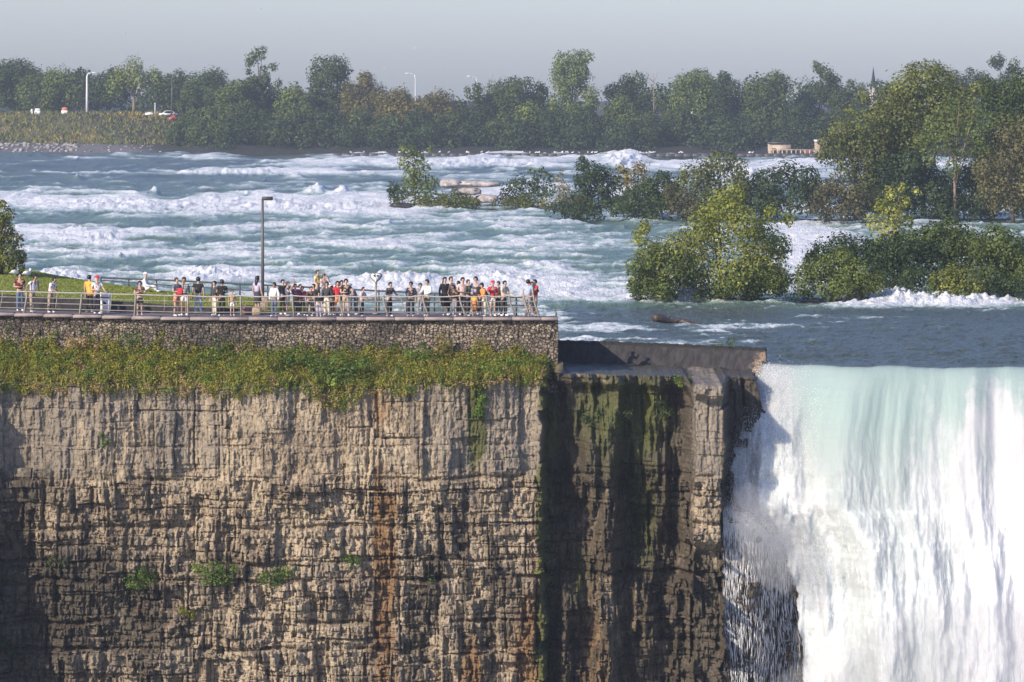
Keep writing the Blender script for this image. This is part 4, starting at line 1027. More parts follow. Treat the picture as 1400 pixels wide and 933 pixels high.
block(337, 201.9, .62, .42, .5, 'red_stone', 'low reddish stone block left of the lamp post')
block(351, 201.5, .46, .34, .45, 'tan_stone', 'low tan stone block just in front of the lamp post')
block(438, 204.6, 1.3, .38, .7, 'conc', 'pale stone step that the man in yellow stands on')
def bin_():
    Y = 201.0; px = 143.5
    o = empty('litter_bin', (PX(px, Y), Y, float(terr_z(px))), 'pale square litter bin with a dark emblem behind the railing', 'litter bin')
    g = G(); g.box((0, 0, .40), (.52, .5, .72), bev=.05); g.box((0, 0, .03), (.44, .42, .06), bev=.03); g.obj('body', M['white'], o)
    g = G(); g.box((0, 0, .90), (.56, .54, .22), bev=.06, taper=.86); g.obj('hood', M['white'], o)
    g = G(); g.box((0, -.02, .775), (.44, .46, .05)); g.obj('opening', M['black'], o)
    g = G(); u = np.linspace(0, 2 * np.pi, 13)[:-1]
    v = np.stack([.085 * np.cos(u) * (1 + .25 * np.cos(3 * u)), np.full(12, -.254), .50 + .085 * np.sin(u) * (1 + .25 * np.cos(3 * u))], 1)
    v2 = v + np.array([0, -.006, 0])
    g.add(np.concatenate([v, v2, [(0, -.261, .5)]]), [(i, (i + 1) % 12, 12 + (i + 1) % 12, 12 + i) for i in range(12)], [(24, 12 + i, 12 + (i + 1) % 12) for i in range(12)])
    g.obj('emblem', M['black'], o)
bin_()
def viewer(px, py, Y, label, mat='white'):
    z0 = float(terr_z(px)); o = empty('coin_viewer', (PX(px, Y), Y, z0), label, 'binocular viewer', 'coin viewers on the terrace')
    hc = PZ(py, Y) - z0
    g = G(); g.tube([(0, 0, .05), (0, 0, hc - .32)], [.06, .05], 10); g.tube([(0, 0, 0), (0, 0, .06)], [.2, .16], 12); g.obj('pedestal', M['steel'], o, smooth=True)
    t = np.linspace(0, 2 * np.pi, 25)[:-1]      # heart-shaped casting, point down
    hx = .30 * np.sin(t) ** 3 * 1.0; hz = .28 * (13 * np.cos(t) - 5 * np.cos(2 * t) - 2 * np.cos(3 * t) - np.cos(4 * t)) / 16 - .02
    hz = np.where(hz < 0, hz * 1.15, hz)
    def head(sc_, y0, y1):
        g = G(); n = 24
        a = np.stack([hx * sc_, np.full(n, y0), hz * sc_ + hc], 1); b = np.stack([hx * sc_, np.full(n, y1), hz * sc_ + hc], 1)
        g.add(np.concatenate([a, b, [(0, y0, hc), (0, y1, hc)]]), [(i, n + i, n + (i + 1) % n, (i + 1) % n) for i in range(n)], [(48, i, (i + 1) % n) for i in range(n)] + [(49, n + (i + 1) % n, n + i) for i in range(n)])
        return g
    head(1.0, -.11, .13).obj('housing', M['steel'], o)
    g = head(.80, -.135, -.10); g.obj('face_plate', M[mat], o)
    for sx in (-1, 1):
        g = G(); g.tube([(sx * .085, -.12, hc + .06), (sx * .085, -.20, hc + .06)], .045, 10); g.obj('eyepiece', M['black'], o, smooth=True)
viewer(514, 378.5, 202.2, 'heart shaped silver binocular viewer on a post, clear of the crowd')
viewer(456, 394, 202.0, 'heart shaped binocular viewer beside the woman in black and orange')

# ================================================================== PEOPLE
SK = {'a': simple('skin_light', (0.50, 0.33, 0.24), .6, .08, 5), 'b': simple('skin_tan', (0.34, 0.20, 0.13), .6, .08, 5), 'c': simple('skin_brown', (0.17, 0.095, 0.06), .6, .08, 5)}
HAIR = {'k': simple('hair_black', (0.014, 0.012, 0.012), .5, .2, 9), 'b': simple('hair_brown', (0.085, 0.05, 0.03), .55, .2, 9), 'g': simple('hair_fair', (0.25, 0.17, 0.10), .6, .2, 9)}
CLOTH = {}
PAL = dict(white=(.78, .78, .78), cream=(.68, .62, .5), black=(.018, .018, .02), charcoal=(.05, .05, .055), grey=(.28, .28, .29), greyblue=(.14, .17, .22), navy=(.025, .03, .055), blue=(.12, .20, .36), jeans=(.10, .15, .24), paleblue=(.38, .45, .60),
           lavender=(.46, .43, .58), palejeans=(.30, .40, .52), darkred=(.16, .015, .02), red=(.58, .035, .05), maroon=(.20, .03, .07), orange=(.70, .26, .06), amber=(.75, .38, .06), yellow=(.78, .66, .22), brown=(.12, .06, .04), tan=(.45, .32, .18), khaki=(.36, .29, .20), pink=(.68, .52, .52), plum=(.16, .06, .11), olive=(.09, .10, .075), coral=(.62, .2, .13))
def cloth(c):
    if c not in CLOTH:
        if c == 'striped':
            m, nt, b = new_mat('striped_cloth')
            w = node(nt, 'ShaderNodeTexWave', {'Vector': coords(nt), 'Scale': 3.2, 'Distortion': .4}, wave_type='BANDS', bands_direction='Z')
            nt.links.new(mixc(nt, mrange(nt, w.outputs[1], .4, .6), (.02, .02, .022), (.75, .75, .75)), b.inputs['Base Color']); b.inputs['Roughness'].default_value = .9
            CLOTH[c] = m
        else: CLOTH[c] = simple('cloth_' + c, PAL[c], .9, .14, 7)
    return CLOTH[c]
PENDING = []
def skin_obj(name, mat, parent, V, E, RAD, root=0, sub=1):
    me = bpy.data.meshes.new(name); me.from_pydata([tuple(v) for v in V], E, []); me.update()
    o = link(name, me, parent)
    o.data.materials.append(mat)
    md = o.modifiers.new('Skin', 'SKIN'); md.use_smooth_shade = True; md.branch_smoothing = .3
    for i, d in enumerate(me.skin_vertices[0].data):
        r = RAD[i]; d.radius = (r, r) if np.isscalar(r) else r; d.use_root = (i == root)
    sb = o.modifiers.new('Subdivision', 'SUBSURF'); sb.levels = sub; sb.render_levels = sub
    PENDING.append(o); return o
ARM = dict(down=((.035, .012, -.165), (.045, -.03, -.315)), rail=((.06, -.06, -.15), (.03, -.21, -.20)), photo=((.075, -.10, -.10), (-.045, -.17, .07)), akimbo=((.13, .055, -.13), (.06, -.03, -.25)),
           hold=((.045, -.01, -.165), (-.04, -.14, -.17)), up=((.07, -.10, .02), (.01, -.15, .19)), point=((.03, -.15, -.05), (.02, -.31, -.03)), cross=((.05, -.03, -.16), (-.09, -.13, -.12)), back=((.05, .06, -.15), (-.02, .11, -.26)))
def person(px, head_py, Y, face, top, bottom, hair, label, sleeve='short', lower='trousers', arms=('down', 'down'), lean=0.0, skin='a', shoes='white', H=None, hat=None, long_hair=False, z0=None, seed=0, sit=False, girth=1.12):
    rng = np.random.default_rng(1000 + seed + int(px * 7))
    z = float(terr_z(px)) if z0 is None else z0
    if H is None: H = float(np.clip((PZ(head_py, Y) - z) / (1 - .06 * lean), 1.0, 1.86))
    o = empty('person', (PX(px, Y), Y, z), label, 'person', 'visitors on the terrace', R(face))
    ln = R(30) * lean
    def up(p):      # lean the upper body about the hips
        x, y, zz = p; zz -= .53
        return np.array((x, y * math.cos(ln) - zz * math.sin(ln), .53 + zz * math.cos(ln) + y * math.sin(ln))) * H
    lo = lambda p: np.array(p, float) * H
    hx = .050; st = rng.uniform(-.02, .02)
    kz, az = .285, .042
    J = dict(pelvis=lo((0, 0, .525)), waist=up((0, -.004, .60)), chest=up((0, -.004, .725)), nb=up((0, .004, .815)), neck=up((0, -.006, .855)), jaw=up((0, -.016, .885)), head=up((0, -.012, .925)), crown=up((0, -.004, .968)), nose=up((0, -.062, .918)))
    for s, k in ((-1, 'r'), (1, 'l')):
        if sit:
            J['hip' + k] = lo((s * hx, -.01, .51)); J['knee' + k] = lo((s * .07, -.22, .62)); J['ank' + k] = lo((s * .07, -.36, .485)); J['heel' + k] = lo((s * .07, -.355, .465)); J['toe' + k] = lo((s * .075, -.45, .47))
        else:
            sp = st * s
            J['hip' + k] = lo((s * hx, 0, .50)); J['knee' + k] = lo((s * (.058), -.012 + sp, kz)); J['ank' + k] = lo((s * .064, .012 + sp * 1.8, az)); J['heel' + k] = lo((s * .064, .022 + sp * 1.8, .020)); J['toe' + k] = lo((s * .074, -.085 + sp * 1.8, .016))
        sh = np.array((s * .108, .004, .800))
        e, w = ARM[arms[0 if s < 0 else 1]]
        J['sh' + k] = up(sh)
        ew = (np.array((s * e[0], e[1], e[2]))) * H; ww = (np.array((s * w[0], w[1], w[2]))) * H
        ca = ln * .4
        rot = lambda p: np.array((p[0], p[1] * math.cos(ca) - p[2] * math.sin(ca) * .3, p[2]))
        J['el' + k] = J['sh' + k] + rot(ew); J['wr' + k] = J['sh' + k] + rot(ww)
    names = ['pelvis', 'waist', 'chest', 'nb', 'neck', 'jaw', 'head', 'crown', 'nose']
    V = [J[n] for n in names]; E = [(0, 1), (1, 2), (2, 3), (3, 4), (4, 5), (5, 6), (6, 7), (6, 8)]
    RA = [x * H * girth if i < 3 else x * H for i, x in enumerate([.074, .068, .082, .045, .031, .044, .056, .040, .010])]
    for k, s in (('r', -1), ('l', 1)):
        b = len(V)
        for n, r, par in (('hip' + k, .050, 0), ('knee' + k, .034, b), ('ank' + k, .021, b + 1), ('heel' + k, .020, b + 2), ('toe' + k, .014, b + 3)):
            V.append(J[n]); RA.append(r * H); E.append((par, len(V) - 1))
        b = len(V)
        for n, r, par in (('sh' + k, .036, 2), ('el' + k, .024, b), ('wr' + k, .016, b + 1)):
            V.append(J[n]); RA.append(r * H); E.append((par, len(V) - 1))
        wr = len(V) - 1
        d = J['wr' + k] - J['el' + k]; d /= np.linalg.norm(d) + 1e-9
        side = np.cross(d, np.array([0, 0, 1.0]) if abs(d[2]) < .8 else np.array([0, 1.0, 0])); side /= np.linalg.norm(side) + 1e-9
        curl = np.cross(side, d)
        palm = J['wr' + k] + d * .046 * H; V.append(palm); RA.append((.018 * H, .011 * H)); E.append((wr, len(V) - 1)); pi = len(V) - 1
        for q, (off, L) in enumerate(((-.020, .040), (-.007, .046), (.007, .044), (.020, .034))):      # four fingers, slightly curled
            a = palm + (side * off + d * .020) * H; c = a + (d * L * .55 + side * off * .2 + curl * .006) * H; e2 = c + (d * L * .4 + curl * .018) * H
            i0 = len(V)
            V += [a, c, e2]; RA += [.0052 * H, .0048 * H, .004 * H]; E += [(pi, i0), (i0, i0 + 1), (i0 + 1, i0 + 2)]
        i0 = len(V); a = J['wr' + k] + (d * .018 - side * s * .020) * H; V += [a, a + (d * .030 - side * s * .012) * H]; RA += [.0065 * H, .005 * H]; E += [(wr, i0), (i0, i0 + 1)]
    skin_obj('body', SK[skin], o, V, E, RA)
    # shirt
    g = 1.16; V = [J['pelvis'] + np.array((0, 0, .012 * H)), J['waist'], J['chest'], J['nb']]; E = [(0, 1), (1, 2), (2, 3)]; RA = [.082 * H * girth, .078 * H * girth, .092 * H * girth, .047 * H]
    for k in 'rl':
        b = len(V); V += [J['sh' + k], J['el' + k] if sleeve == 'long' else J['sh' + k] * .42 + J['el' + k] * .58]
        RA += [.044 * H, (.033 if sleeve == 'long' else .037) * H]; E += [(2, b), (b, b + 1)]
        if sleeve == 'long': V.append(J['wr' + k] * .95 + J['el' + k] * .05); RA.append(.025 * H); E.append((b + 1, b + 2))
    if sleeve == 'none': V = V[:4]; E = E[:3]; RA = RA[:4]
    skin_obj('dress' if lower == 'dress' else 'shirt', cloth(top), o, V, E, RA)
    # legs
    if lower in ('trousers', 'shorts'):
        V = [J['pelvis'] + np.array((0, 0, .02 * H)), J['pelvis']]; E = [(0, 1)]; RA = [.080 * H * girth, .084 * H * girth]
        for k in 'rl':
            b = len(V); kn = J['knee' + k]
            if lower == 'shorts': V += [J['hip' + k], J['hip' + k] * .22 + kn * .78]; RA += [.060 * H, .052 * H]; E += [(1, b), (b, b + 1)]
            else: V += [J['hip' + k], kn, J['ank' + k] + np.array((0, 0, .004 * H))]; RA += [.058 * H, .044 * H, .034 * H]; E += [(1, b), (b, b + 1), (b + 1, b + 2)]
        skin_obj(lower, cloth(bottom), o, V, E, RA)
    elif lower in ('skirt', 'dress'):
        gg = G(); kz2 = (.24 if lower == 'dress' else .30)
        gg.tube([J['waist'] + np.array((0, 0, .01 * H)), J['pelvis'], lo((0, -.004, .42)), lo((0, -.006, kz2))], np.array([.080, .096, .108, .125]) * H, 14, flat=.85)
        gg.obj('skirt', cloth(bottom), o, smooth=True)
    for k in 'rl':
        V = [J['heel' + k] + np.array((0, .006 * H, .008 * H)), (J['heel' + k] + J['toe' + k]) / 2 + np.array((0, 0, .006 * H)), J['toe' + k]]
        skin_obj('shoe', cloth(shoes), o, V, [(0, 1), (1, 2)], [(.027 * H), (.026 * H), (.020 * H)])
    # hair or hat
    c = J['head']; r = .062 * H
    Rl = np.array(Matrix.Rotation(-ln * .8 if False else 0, 3, 'X'))
    gg = G(); gg.ball(c + np.array((0, .008 * H, .010 * H)), (r * 1.0, r * 1.12, r * 1.10), 14, 9, cut=lambda p: (p[1] < -.15 and p[2] < .42) or p[2] < -.55)
    if long_hair: gg.tube([c + np.array((0, .030, .01)) * H, c + np.array((0, .052, -.06)) * H, c + np.array((0, .060, -.15)) * H, c + np.array((0, .052, -.21)) * H], np.array([.050, .054, .046, .022]) * H, 10, flat=.6)
    if hair: gg.obj('hair', HAIR[hair], o, smooth=True)
    if hat:
        gg = G(); gg.ball(c + np.array((0, .004 * H, .022 * H)), (r * 1.10, r * 1.2, r * 1.05), 14, 9, cut=lambda p: p[2] < -.05)
        gg.tube([c + np.array((0, -.055, .026)) * H, c + np.array((0, -.105, .016)) * H], [.042 * H, .03 * H], 10, flat=.15)
        gg.obj('cap', cloth(hat), o, smooth=True)
    # eyes and mouth
    for s in (-1, 1):
        ey = G(); ey.ball(up((s * .021, -.064, .930)), (.0065 * H, .004 * H, .0045 * H), 6, 4); ey.obj('eye', M['black'], o)
    return o
def thing_at(px, py, Y): return (PX(px, Y), Y, PZ(py, Y))
P = person
P(27, 370, 201.3, 20, 'darkred', 'jeans', 'k', 'man in dark red top with white collar and jeans at far left', arms=('hold', 'down'))
P(44, 376, 200.4, 55, 'white', 'khaki', 'k', 'man in white polo leaning with hands on hips, left of his twin', arms=('akimbo', 'akimbo'), lean=.5, skin='b', girth=1.12)
P(69, 379, 200.4, 60, 'white', 'khaki', 'k', 'man in white shirt bending over the rail above bare lawn', arms=('rail', 'akimbo'), lean=.65, skin='b', girth=1.1)
P(122, 376, 201.6, 150, 'amber', 'black', 'k', 'woman in yellow and white top beside the red cap', shoes='white', sleeve='short')
P(132.5, 377, 200.4, 30, 'white', 'navy', None, 'person in red cap and loose white shirt by the litter bin', hat='red', arms=('hold', 'rail'))
P(198.5, 366, 214.0, 80, 'white', 'white', None, 'man in white cap and white shirt sitting on the edge of the lawn', hat='white', z0=float(lawn_z(np.array([198.5]), np.array([214.0]))[0]) - .45 * 1.8, H=1.8, sit=True, arms=('rail', 'rail'), sleeve='long')
P(191, 384, 199.9, 10, 'brown', 'black', 'k', 'woman in brown and cream top, black shorts and bare legs', lower='shorts', arms=('cross', 'cross'), shoes='pink')
P(241, 379, 200.2, 60, 'greyblue', 'coral', 'b', 'man in grey blue shirt and orange red shorts holding a red bag', lower='shorts', arms=('hold', 'photo'))
P(251.5, 375, 201.0, 20, 'striped', 'white', 'k', 'person in black and white striped top and white shorts', lower='shorts', skin='b')
P(271, 378, 201.2, 175, 'black', 'palejeans', 'k', 'man in black T-shirt and light blue jeans seen from behind', arms=('down', 'down'))
P(293.5, 384, 200.8, -40, 'charcoal', 'cream', 'k', 'person in dark top and pale trousers next to the man in black', sleeve='long')
P(303.5, 382, 200.4, 200, 'black', 'black', 'k', 'broad man in black top and black trousers', arms=('hold', 'hold'), skin='b', girth=1.1)
P(317.5, 396, 200.6, 20, 'tan', 'white', 'b', 'small child in tan top between the man in black and the lamp', lower='shorts')
P(352, 375, 202.4, 140, 'lavender', 'charcoal', 'k', 'woman in lavender top with long black hair by the lamp post', long_hair=True, lower='skirt')
P(375, 386, 199.9, -30, 'white', 'jeans', 'k', 'person in white shirt and dark jeans right of the lamp post', sleeve='long', skin='b')
P(386.5, 382, 201.8, 40, 'black', 'black', 'k', 'dark dressed person behind the woman taking a photo', sleeve='long')
P(393, 385, 200.3, 75, 'greyblue', 'grey', 'b', 'woman in grey blue T-shirt raising her arms for a photo', arms=('photo', 'up'), lower='shorts', skin='a')
P(403.5, 388, 200.6, 30, 'plum', 'charcoal', 'k', 'person in plum top with a bare arm raised', arms=('up', 'down'), skin='b')
P(413.5, 391, 200.9, 0, 'maroon', 'charcoal', 'k', 'shorter person in maroon top amid the crowd', sleeve='long')
P(422.5, 392, 200.5, 35, 'brown', 'charcoal', 'k', 'stooping person in brown top with dark hair', lean=.6, sleeve='long', arms=('rail', 'rail'))
P(434, 369, 204.5, 60, 'yellow', 'khaki', 'b', 'tall man in yellow T-shirt standing above the crowd', arms=('hold', 'photo'), z0=2.37 + .39)
P(443, 374, 204.6, 30, 'pink', 'black', 'k', 'woman in pale pink top beside the man in yellow', arms=('photo', 'photo'), z0=2.37 + .39, long_hair=True)
P(447, 385, 200.7, -20, 'charcoal', 'cream', 'k', 'person in charcoal jacket and cream trousers below the man in yellow', sleeve='long')
P(436, 399, 199.9, 10, 'black', 'lavender', 'k', 'child with dark hair and lavender trousers', sleeve='long')
P(461.5, 384, 200.8, 20, 'red', 'orange', 'k', 'woman in red top and orange shorts by the white viewer', lower='shorts', long_hair=True)
P(467, 383, 201.4, 30, 'cream', 'charcoal', 'k', 'woman with pale scarf half hidden by the man in black', long_hair=True)
P(473, 381, 200.3, 15, 'black', 'khaki', 'k', 'man in black T-shirt and khaki shorts, one bare arm on the rail', lower='shorts', arms=('hold', 'rail'))
P(487, 388, 201.6, -70, 'grey', 'charcoal', None, 'bent figure with pale grey hood right of the man in black', hat='grey', lean=1.0, sleeve='long', arms=('rail', 'rail'))
P(494.5, 393, 200.2, 60, 'pink', 'charcoal', 'k', 'small person in pale pink shirt leaning on the rail', lean=.3, arms=('rail', 'rail'))
P(532, 386, 200.0, 45, 'charcoal', 'black', 'k', 'man in charcoal jacket leaning out with one arm on the rail', sleeve='long', arms=('hold', 'rail'), lean=.25, girth=1.1)
P(562, 385, 200.2, -20, 'navy', 'black', 'k', 'man in open navy jacket over plum shirt', sleeve='long', arms=('hold', 'hold'), skin='b', girth=1.1)
P(574.5, 387, 201.6, 10, 'grey', 'grey', 'k', 'person in grey top tucked between navy jacket and white shirt', sleeve='long')
P(584, 382, 200.3, -40, 'white', 'black', 'k', 'man in white shirt with black belt leaning back on the rail', sleeve='long', arms=('rail', 'rail'))
P(608, 378, 201.0, 30, 'black', 'black', 'k', 'tall person in black with long black hair at left of the big group', lower='dress', long_hair=True, sleeve='long')
P(616.5, 378, 201.8, 40, 'white', 'charcoal', 'b', 'brown haired woman in white top beside the tall person in black', arms=('photo', 'hold'))
P(622, 390, 200.1, -35, 'black', 'grey', 'k', 'person in black crouching over a camera at the rail', lean=.4, arms=('photo', 'photo'), skin='b', sleeve='short')
P(632.5, 379, 201.2, 20, 'pink', 'black', 'k', 'person in beige top with black vest in the big group', arms=('hold', 'hold'))
P(640, 382, 200.6, 60, 'olive', 'charcoal', 'b', 'brown haired woman in dark olive jacket', sleeve='long', arms=('hold', 'point'))
P(650.5, 375, 201.6, -15, 'lavender', 'black', 'k', 'tallest man of the group, in pale lavender shirt', arms=('hold', 'photo'))
P(648.5, 399, 199.9, 160, 'amber', 'orange', 'k', 'child in bright amber dress facing the river', lower='dress', H=1.15)
P(662, 388, 200.2, -60, 'orange', 'cream', 'k', 'person in orange jumper leaning left', sleeve='long', arms=('hold', 'rail'), lean=.35)
P(673.5, 384, 200.3, 20, 'red', 'cream', None, 'person in red hood and red jacket with cream shorts', lower='shorts', hat='red', sleeve='long', arms=('photo', 'hold'))
P(681.5, 384.5, 201.4, -30, 'charcoal', 'charcoal', 'k', 'dark haired person right behind the red hood', sleeve='long')
P(688.5, 384, 200.4, 50, 'cream', 'charcoal', 'k', 'person in cream top with tied black hair', arms=('rail', 'rail'), lean=.2)
P(722, 382, 199.9, 160, 'paleblue', 'grey', 'k', 'person in pale blue shirt with dark strap at the tip of the terrace', lower='shorts')
P(731.5, 382, 200.2, -60, 'red', 'khaki', 'k', 'person in red vest holding up a camera at the tip', arms=('photo', 'photo'), lower='shorts', skin='b')
P(408, 389, 201.9, 60, 'charcoal', 'navy', 'k', 'half hidden person in charcoal behind the plum and maroon tops', sleeve='long', lean=.3, arms=('photo', 'hold'))
P(429, 388, 201.8, -50, 'navy', 'charcoal', 'k', 'half hidden person in navy between the stooping one and the man in yellow', sleeve='long', arms=('hold', 'hold'))
P(455, 391, 201.2, -20, 'black', 'charcoal', 'k', 'person in black leaning at the viewer behind the red top', sleeve='long', lean=.5, arms=('photo', 'photo'))
P(627, 384, 202.2, -60, 'charcoal', 'black', 'b', 'person in charcoal at the back of the big group', sleeve='long', arms=('hold', 'down'))
P(657, 387, 201.6, 40, 'black', 'charcoal', 'k', 'person in black behind the orange jumper', sleeve='long', lean=.3, arms=('hold', 'rail'))
P(727, 385, 201.2, 20, 'black', 'black', 'k', 'dark haired person between pale blue shirt and red vest', sleeve='long', arms=('hold', 'photo'))
bpy.context.view_layer.update()
dg = bpy.context.evaluated_depsgraph_get()
_new = [(o, bpy.data.meshes.new_from_object(o.evaluated_get(dg), depsgraph=dg)) for o in PENDING]
for o, me in _new:
    old = o.data; nm = old.name; o.modifiers.clear(); o.data = me; bpy.data.meshes.remove(old)
    me.polygons.foreach_set('use_smooth', np.ones(len(me.polygons), bool))
def bag(px, py, Y, d, mat, label, name='backpack', rz=0.0):
    o = empty(name, (PX(px, Y), Y, PZ(py, Y)), label, name, None, rz)
    g = G(); g.box((0, 0, d[2] / 2), d, bev=d[0] * .25, taper=.82); g.obj('pouch', cloth(mat), o)
    g = G(); g.box((0, -d[1] * .55, d[2] * .3), (d[0] * .7, d[1] * .35, d[2] * .42), bev=.03); g.obj('pocket', cloth(mat), o)
    g = G(); t = np.linspace(0, np.pi, 9); g.tube(np.stack([d[0] * .22 * np.cos(t), 0 * t + d[1] * .2, d[2] * .97 + .10 * np.sin(t)], 1), .012, 6); g.obj('strap', cloth('black'), o)
bag(124, 404, 201.25, (.32, .18, .44), 'amber', 'yellow and dark backpack on the woman beside the red cap', rz=0.0)
bag(246.5, 404, 199.95, (.30, .14, .34), 'red', 'red bag held by the man in orange red shorts', 'bag')
bag(655, 405, 200.4, (.30, .18, .44), 'black', 'black backpack of the person in the orange jumper')

# ================================================================== ISLANDS
def island(pxs, Ys, half, h, label, seed):
    """low earth and rock mound: plan line (px, Y) with half depth"""
    px = np.linspace(pxs[0], pxs[-1], 120); Yc = np.interp(px, pxs, Ys); hd = np.interp(px, pxs, half)
    t = np.linspace(-1, 1, 22); T, P = np.meshgrid(t, px, indexing='ij')
    Y = Yc[None] + T * hd[None]
    X = PX(P, Yc[None] * np.ones_like(P))
    Z = h * (1 - T ** 2) * np.clip(np.minimum(px - px[0], px[-1] - px) / 25.0, 0, 1)[None] ** .6 - .5 + .35 * h * fbm(P / 14, Y * .5, 3, seed)
    tag(grid_obj('island', X, Y, Z, M['soil'], smooth=False), label, 'island', kind='structure')
YF = GY(412); YM = GY(303); YB = GY(286)
island([845, 1000, 1200, 1480], [YF + 5] * 4, [5, 6, 6, 7], 0.40, 'low earth island nearest the falls', 3)
island([735, 850, 1000, 1200, 1500], [GY(300) + 6, GY(302) + 7, YM + 8, YM + 8, YM + 9], [6, 8, 10, 11, 11], 0.45, 'long wooded island in the middle of the rapids', 5)
island([522, 600, 700, 800], [YB + 3, YB + 4, YB + 5, YB + 5], [3, 5, 6, 6], .45, 'small rocky islet with one leafy tree', 7)
rg = np.random.default_rng(77)
IG = 'trees and bushes on the river islands'
def ip(py_base, base, blobs, leaf, mat, label, name='bush', cat='bush', crown='foliage', trunk='stems', dy=0.0, **kw):
    plant(name, GY(py_base) + dy, base, blobs, leaf, mat, label, cat, rg, trunk, crown, IG, **kw)
# nearest island
ip(408, 985, [(985, 270, 16), (970, 290, 20), (1000, 288, 20), (955, 312, 24), (1018, 305, 22), (985, 322, 28), (1042, 312, 18), (1052, 290, 10), (1035, 335, 24), (925, 335, 22), (890, 345, 20), (875, 325, 12), (945, 355, 30), (1000, 362, 34), (1040, 368, 30), (905, 372, 28), (880, 385, 20), (1062, 385, 18), (960, 388, 24), (1020, 390, 22), (1078, 300, 9), (1066, 338, 18), (880, 310, 10), (1010, 268, 9), (1005, 256, 7)],
   3.5, 'isl_lime', 'large yellow green bush standing over the near rapids', r0=.14, tint=(.42, .30), cover=1.7)
ip(409, 905, [(880, 360, 18), (905, 352, 20), (930, 368, 22), (890, 385, 20), (915, 392, 18), (870, 392, 12)], 3.4, 'isl_green', 'darker green bush at the left foot of the largest yellow green one', dy=-1.0, r0=.08, tint=(.45, .28))
ip(409, 1030, [(1010, 378, 20), (1035, 372, 22), (1060, 385, 18), (1030, 394, 16), (990, 392, 16)], 3.4, 'isl_green', 'dense leafy bush at the right foot of the largest yellow green one', dy=-1.2, r0=.08, tint=(.50, .28))
ip(410, 1140, [(1120, 368, 22), (1145, 362, 24), (1170, 372, 22), (1100, 385, 20), (1135, 388, 22), (1165, 390, 20), (1190, 388, 16), (1150, 352, 14), (1195, 380, 12)], 3.4, 'isl_green', 'rounded olive bush between the largest bush and the cresting wave', r0=.08, tint=(.62, .25))
ip(404, 1150, [(1120, 345, 18), (1150, 338, 20), (1180, 345, 20), (1110, 360, 14), (1200, 360, 20)], 3.5, 'isl_dark', 'dark bush behind the rounded olive bush', dy=3, r0=.08, tint=(.5, .3))
ip(402, 1222, [(1215, 262, 9), (1205, 280, 11), (1235, 275, 9), (1222, 295, 14), (1200, 305, 13), (1242, 300, 10), (1220, 318, 18), (1205, 335, 18), (1238, 332, 16), (1220, 350, 18), (1232, 255, 7), (1252, 262, 6)], 3.5, 'isl_lime', 'slender pale yellow tree rising from the near island', 'tree', 'tree', 'crown', 'trunk', dy=2.5, r0=.10, trunk_mat='bark_pale', cover=1.2, tint=(.55, .3))
ip(404, 1225, [(1205, 345, 22), (1230, 340, 24), (1250, 355, 24), (1215, 375, 22), (1245, 380, 22), (1265, 345, 18), (1280, 370, 22)], 3.5, 'isl_dark', 'dark green bush under the slender yellow tree', dy=.8, r0=.1, tint=(.5, .3))
ip(404, 1290, [(1275, 318, 16), (1300, 312, 18), (1260, 330, 18), (1290, 335, 24), (1320, 328, 20), (1310, 352, 22)], 3.5, 'isl_green', 'mid green bush between the slender tree and the right edge', dy=2.2, r0=.1, tint=(.42, .28))
ip(405, 1352, [(1335, 335, 20), (1360, 325, 22), (1385, 335, 22), (1345, 355, 24), (1375, 360, 26), (1395, 372, 24), (1350, 380, 22), (1380, 390, 20), (1405, 350, 20), (1425, 360, 22)], 3.5, 'isl_green', 'wide green bush at the right edge of the near island', dy=1.2, r0=.12, tint=(.45, .3))
ip(408, 1305, [(1290, 378, 12), (1305, 372, 13), (1320, 378, 14), (1298, 392, 13), (1315, 394, 14), (1334, 392, 11), (1278, 388, 9), (1275, 378, 6)], 3.2, 'isl_lime', 'small bright green bush behind the cresting wave', dy=-1.5, r0=.05, tint=(.40, .25))
ip(409, 1440, [(1420, 370, 24), (1445, 360, 26), (1465, 385, 24)], 3.5, 'isl_green', 'bush just beyond the right edge of the picture', r0=.1)
# middle island
T_ = dict(name='tree', cat='tree', crown='crown', trunk='trunk')
ip(302, 1262, [(1235, 118, 22), (1262, 108, 24), (1290, 112, 22), (1215, 138, 20), (1250, 138, 26), (1285, 140, 26), (1312, 132, 20), (1195, 155, 18), (1225, 165, 24), (1265, 172, 28), (1300, 168, 24), (1240, 195, 24), (1210, 190, 20), (1320, 155, 18), (1182, 132, 10), (1335, 125, 12), (1250, 98, 12), (1280, 96, 12)], 3.5, 'isl_olive', 'largest olive brown tree crowning the middle island', dy=9, r0=.30, limbs=8, cover=1.6, tint=(.52, .3), **T_)
ip(302, 1170, [(1150, 180, 20), (1175, 170, 22), (1195, 185, 20), (1140, 205, 20), (1165, 205, 24), (1190, 212, 22), (1155, 232, 22), (1185, 240, 22), (1130, 190, 12), (1205, 160, 14), (1128, 215, 12), (1160, 150, 9)], 3.4, 'isl_olive', 'olive brown tree with forked dark trunk left of the largest one', dy=5, r0=.24, limbs=8, cover=1.3, tint=(.36, .25), **T_)
ip(303, 1305, [(1290, 150, 14), (1310, 142, 15), (1335, 150, 16), (1350, 165, 14), (1275, 172, 14), (1300, 172, 18), (1330, 178, 18), (1285, 198, 16), (1315, 205, 18), (1260, 190, 12), (1340, 200, 14), (1270, 215, 14), (1300, 228, 14)], 3.5, 'isl_green', 'green leafy tree with pale forked trunk in front of the olive one', dy=2, r0=.2, limbs=8, trunk_mat='bark_pale', cover=1.0, tint=(.6, .3), **T_)
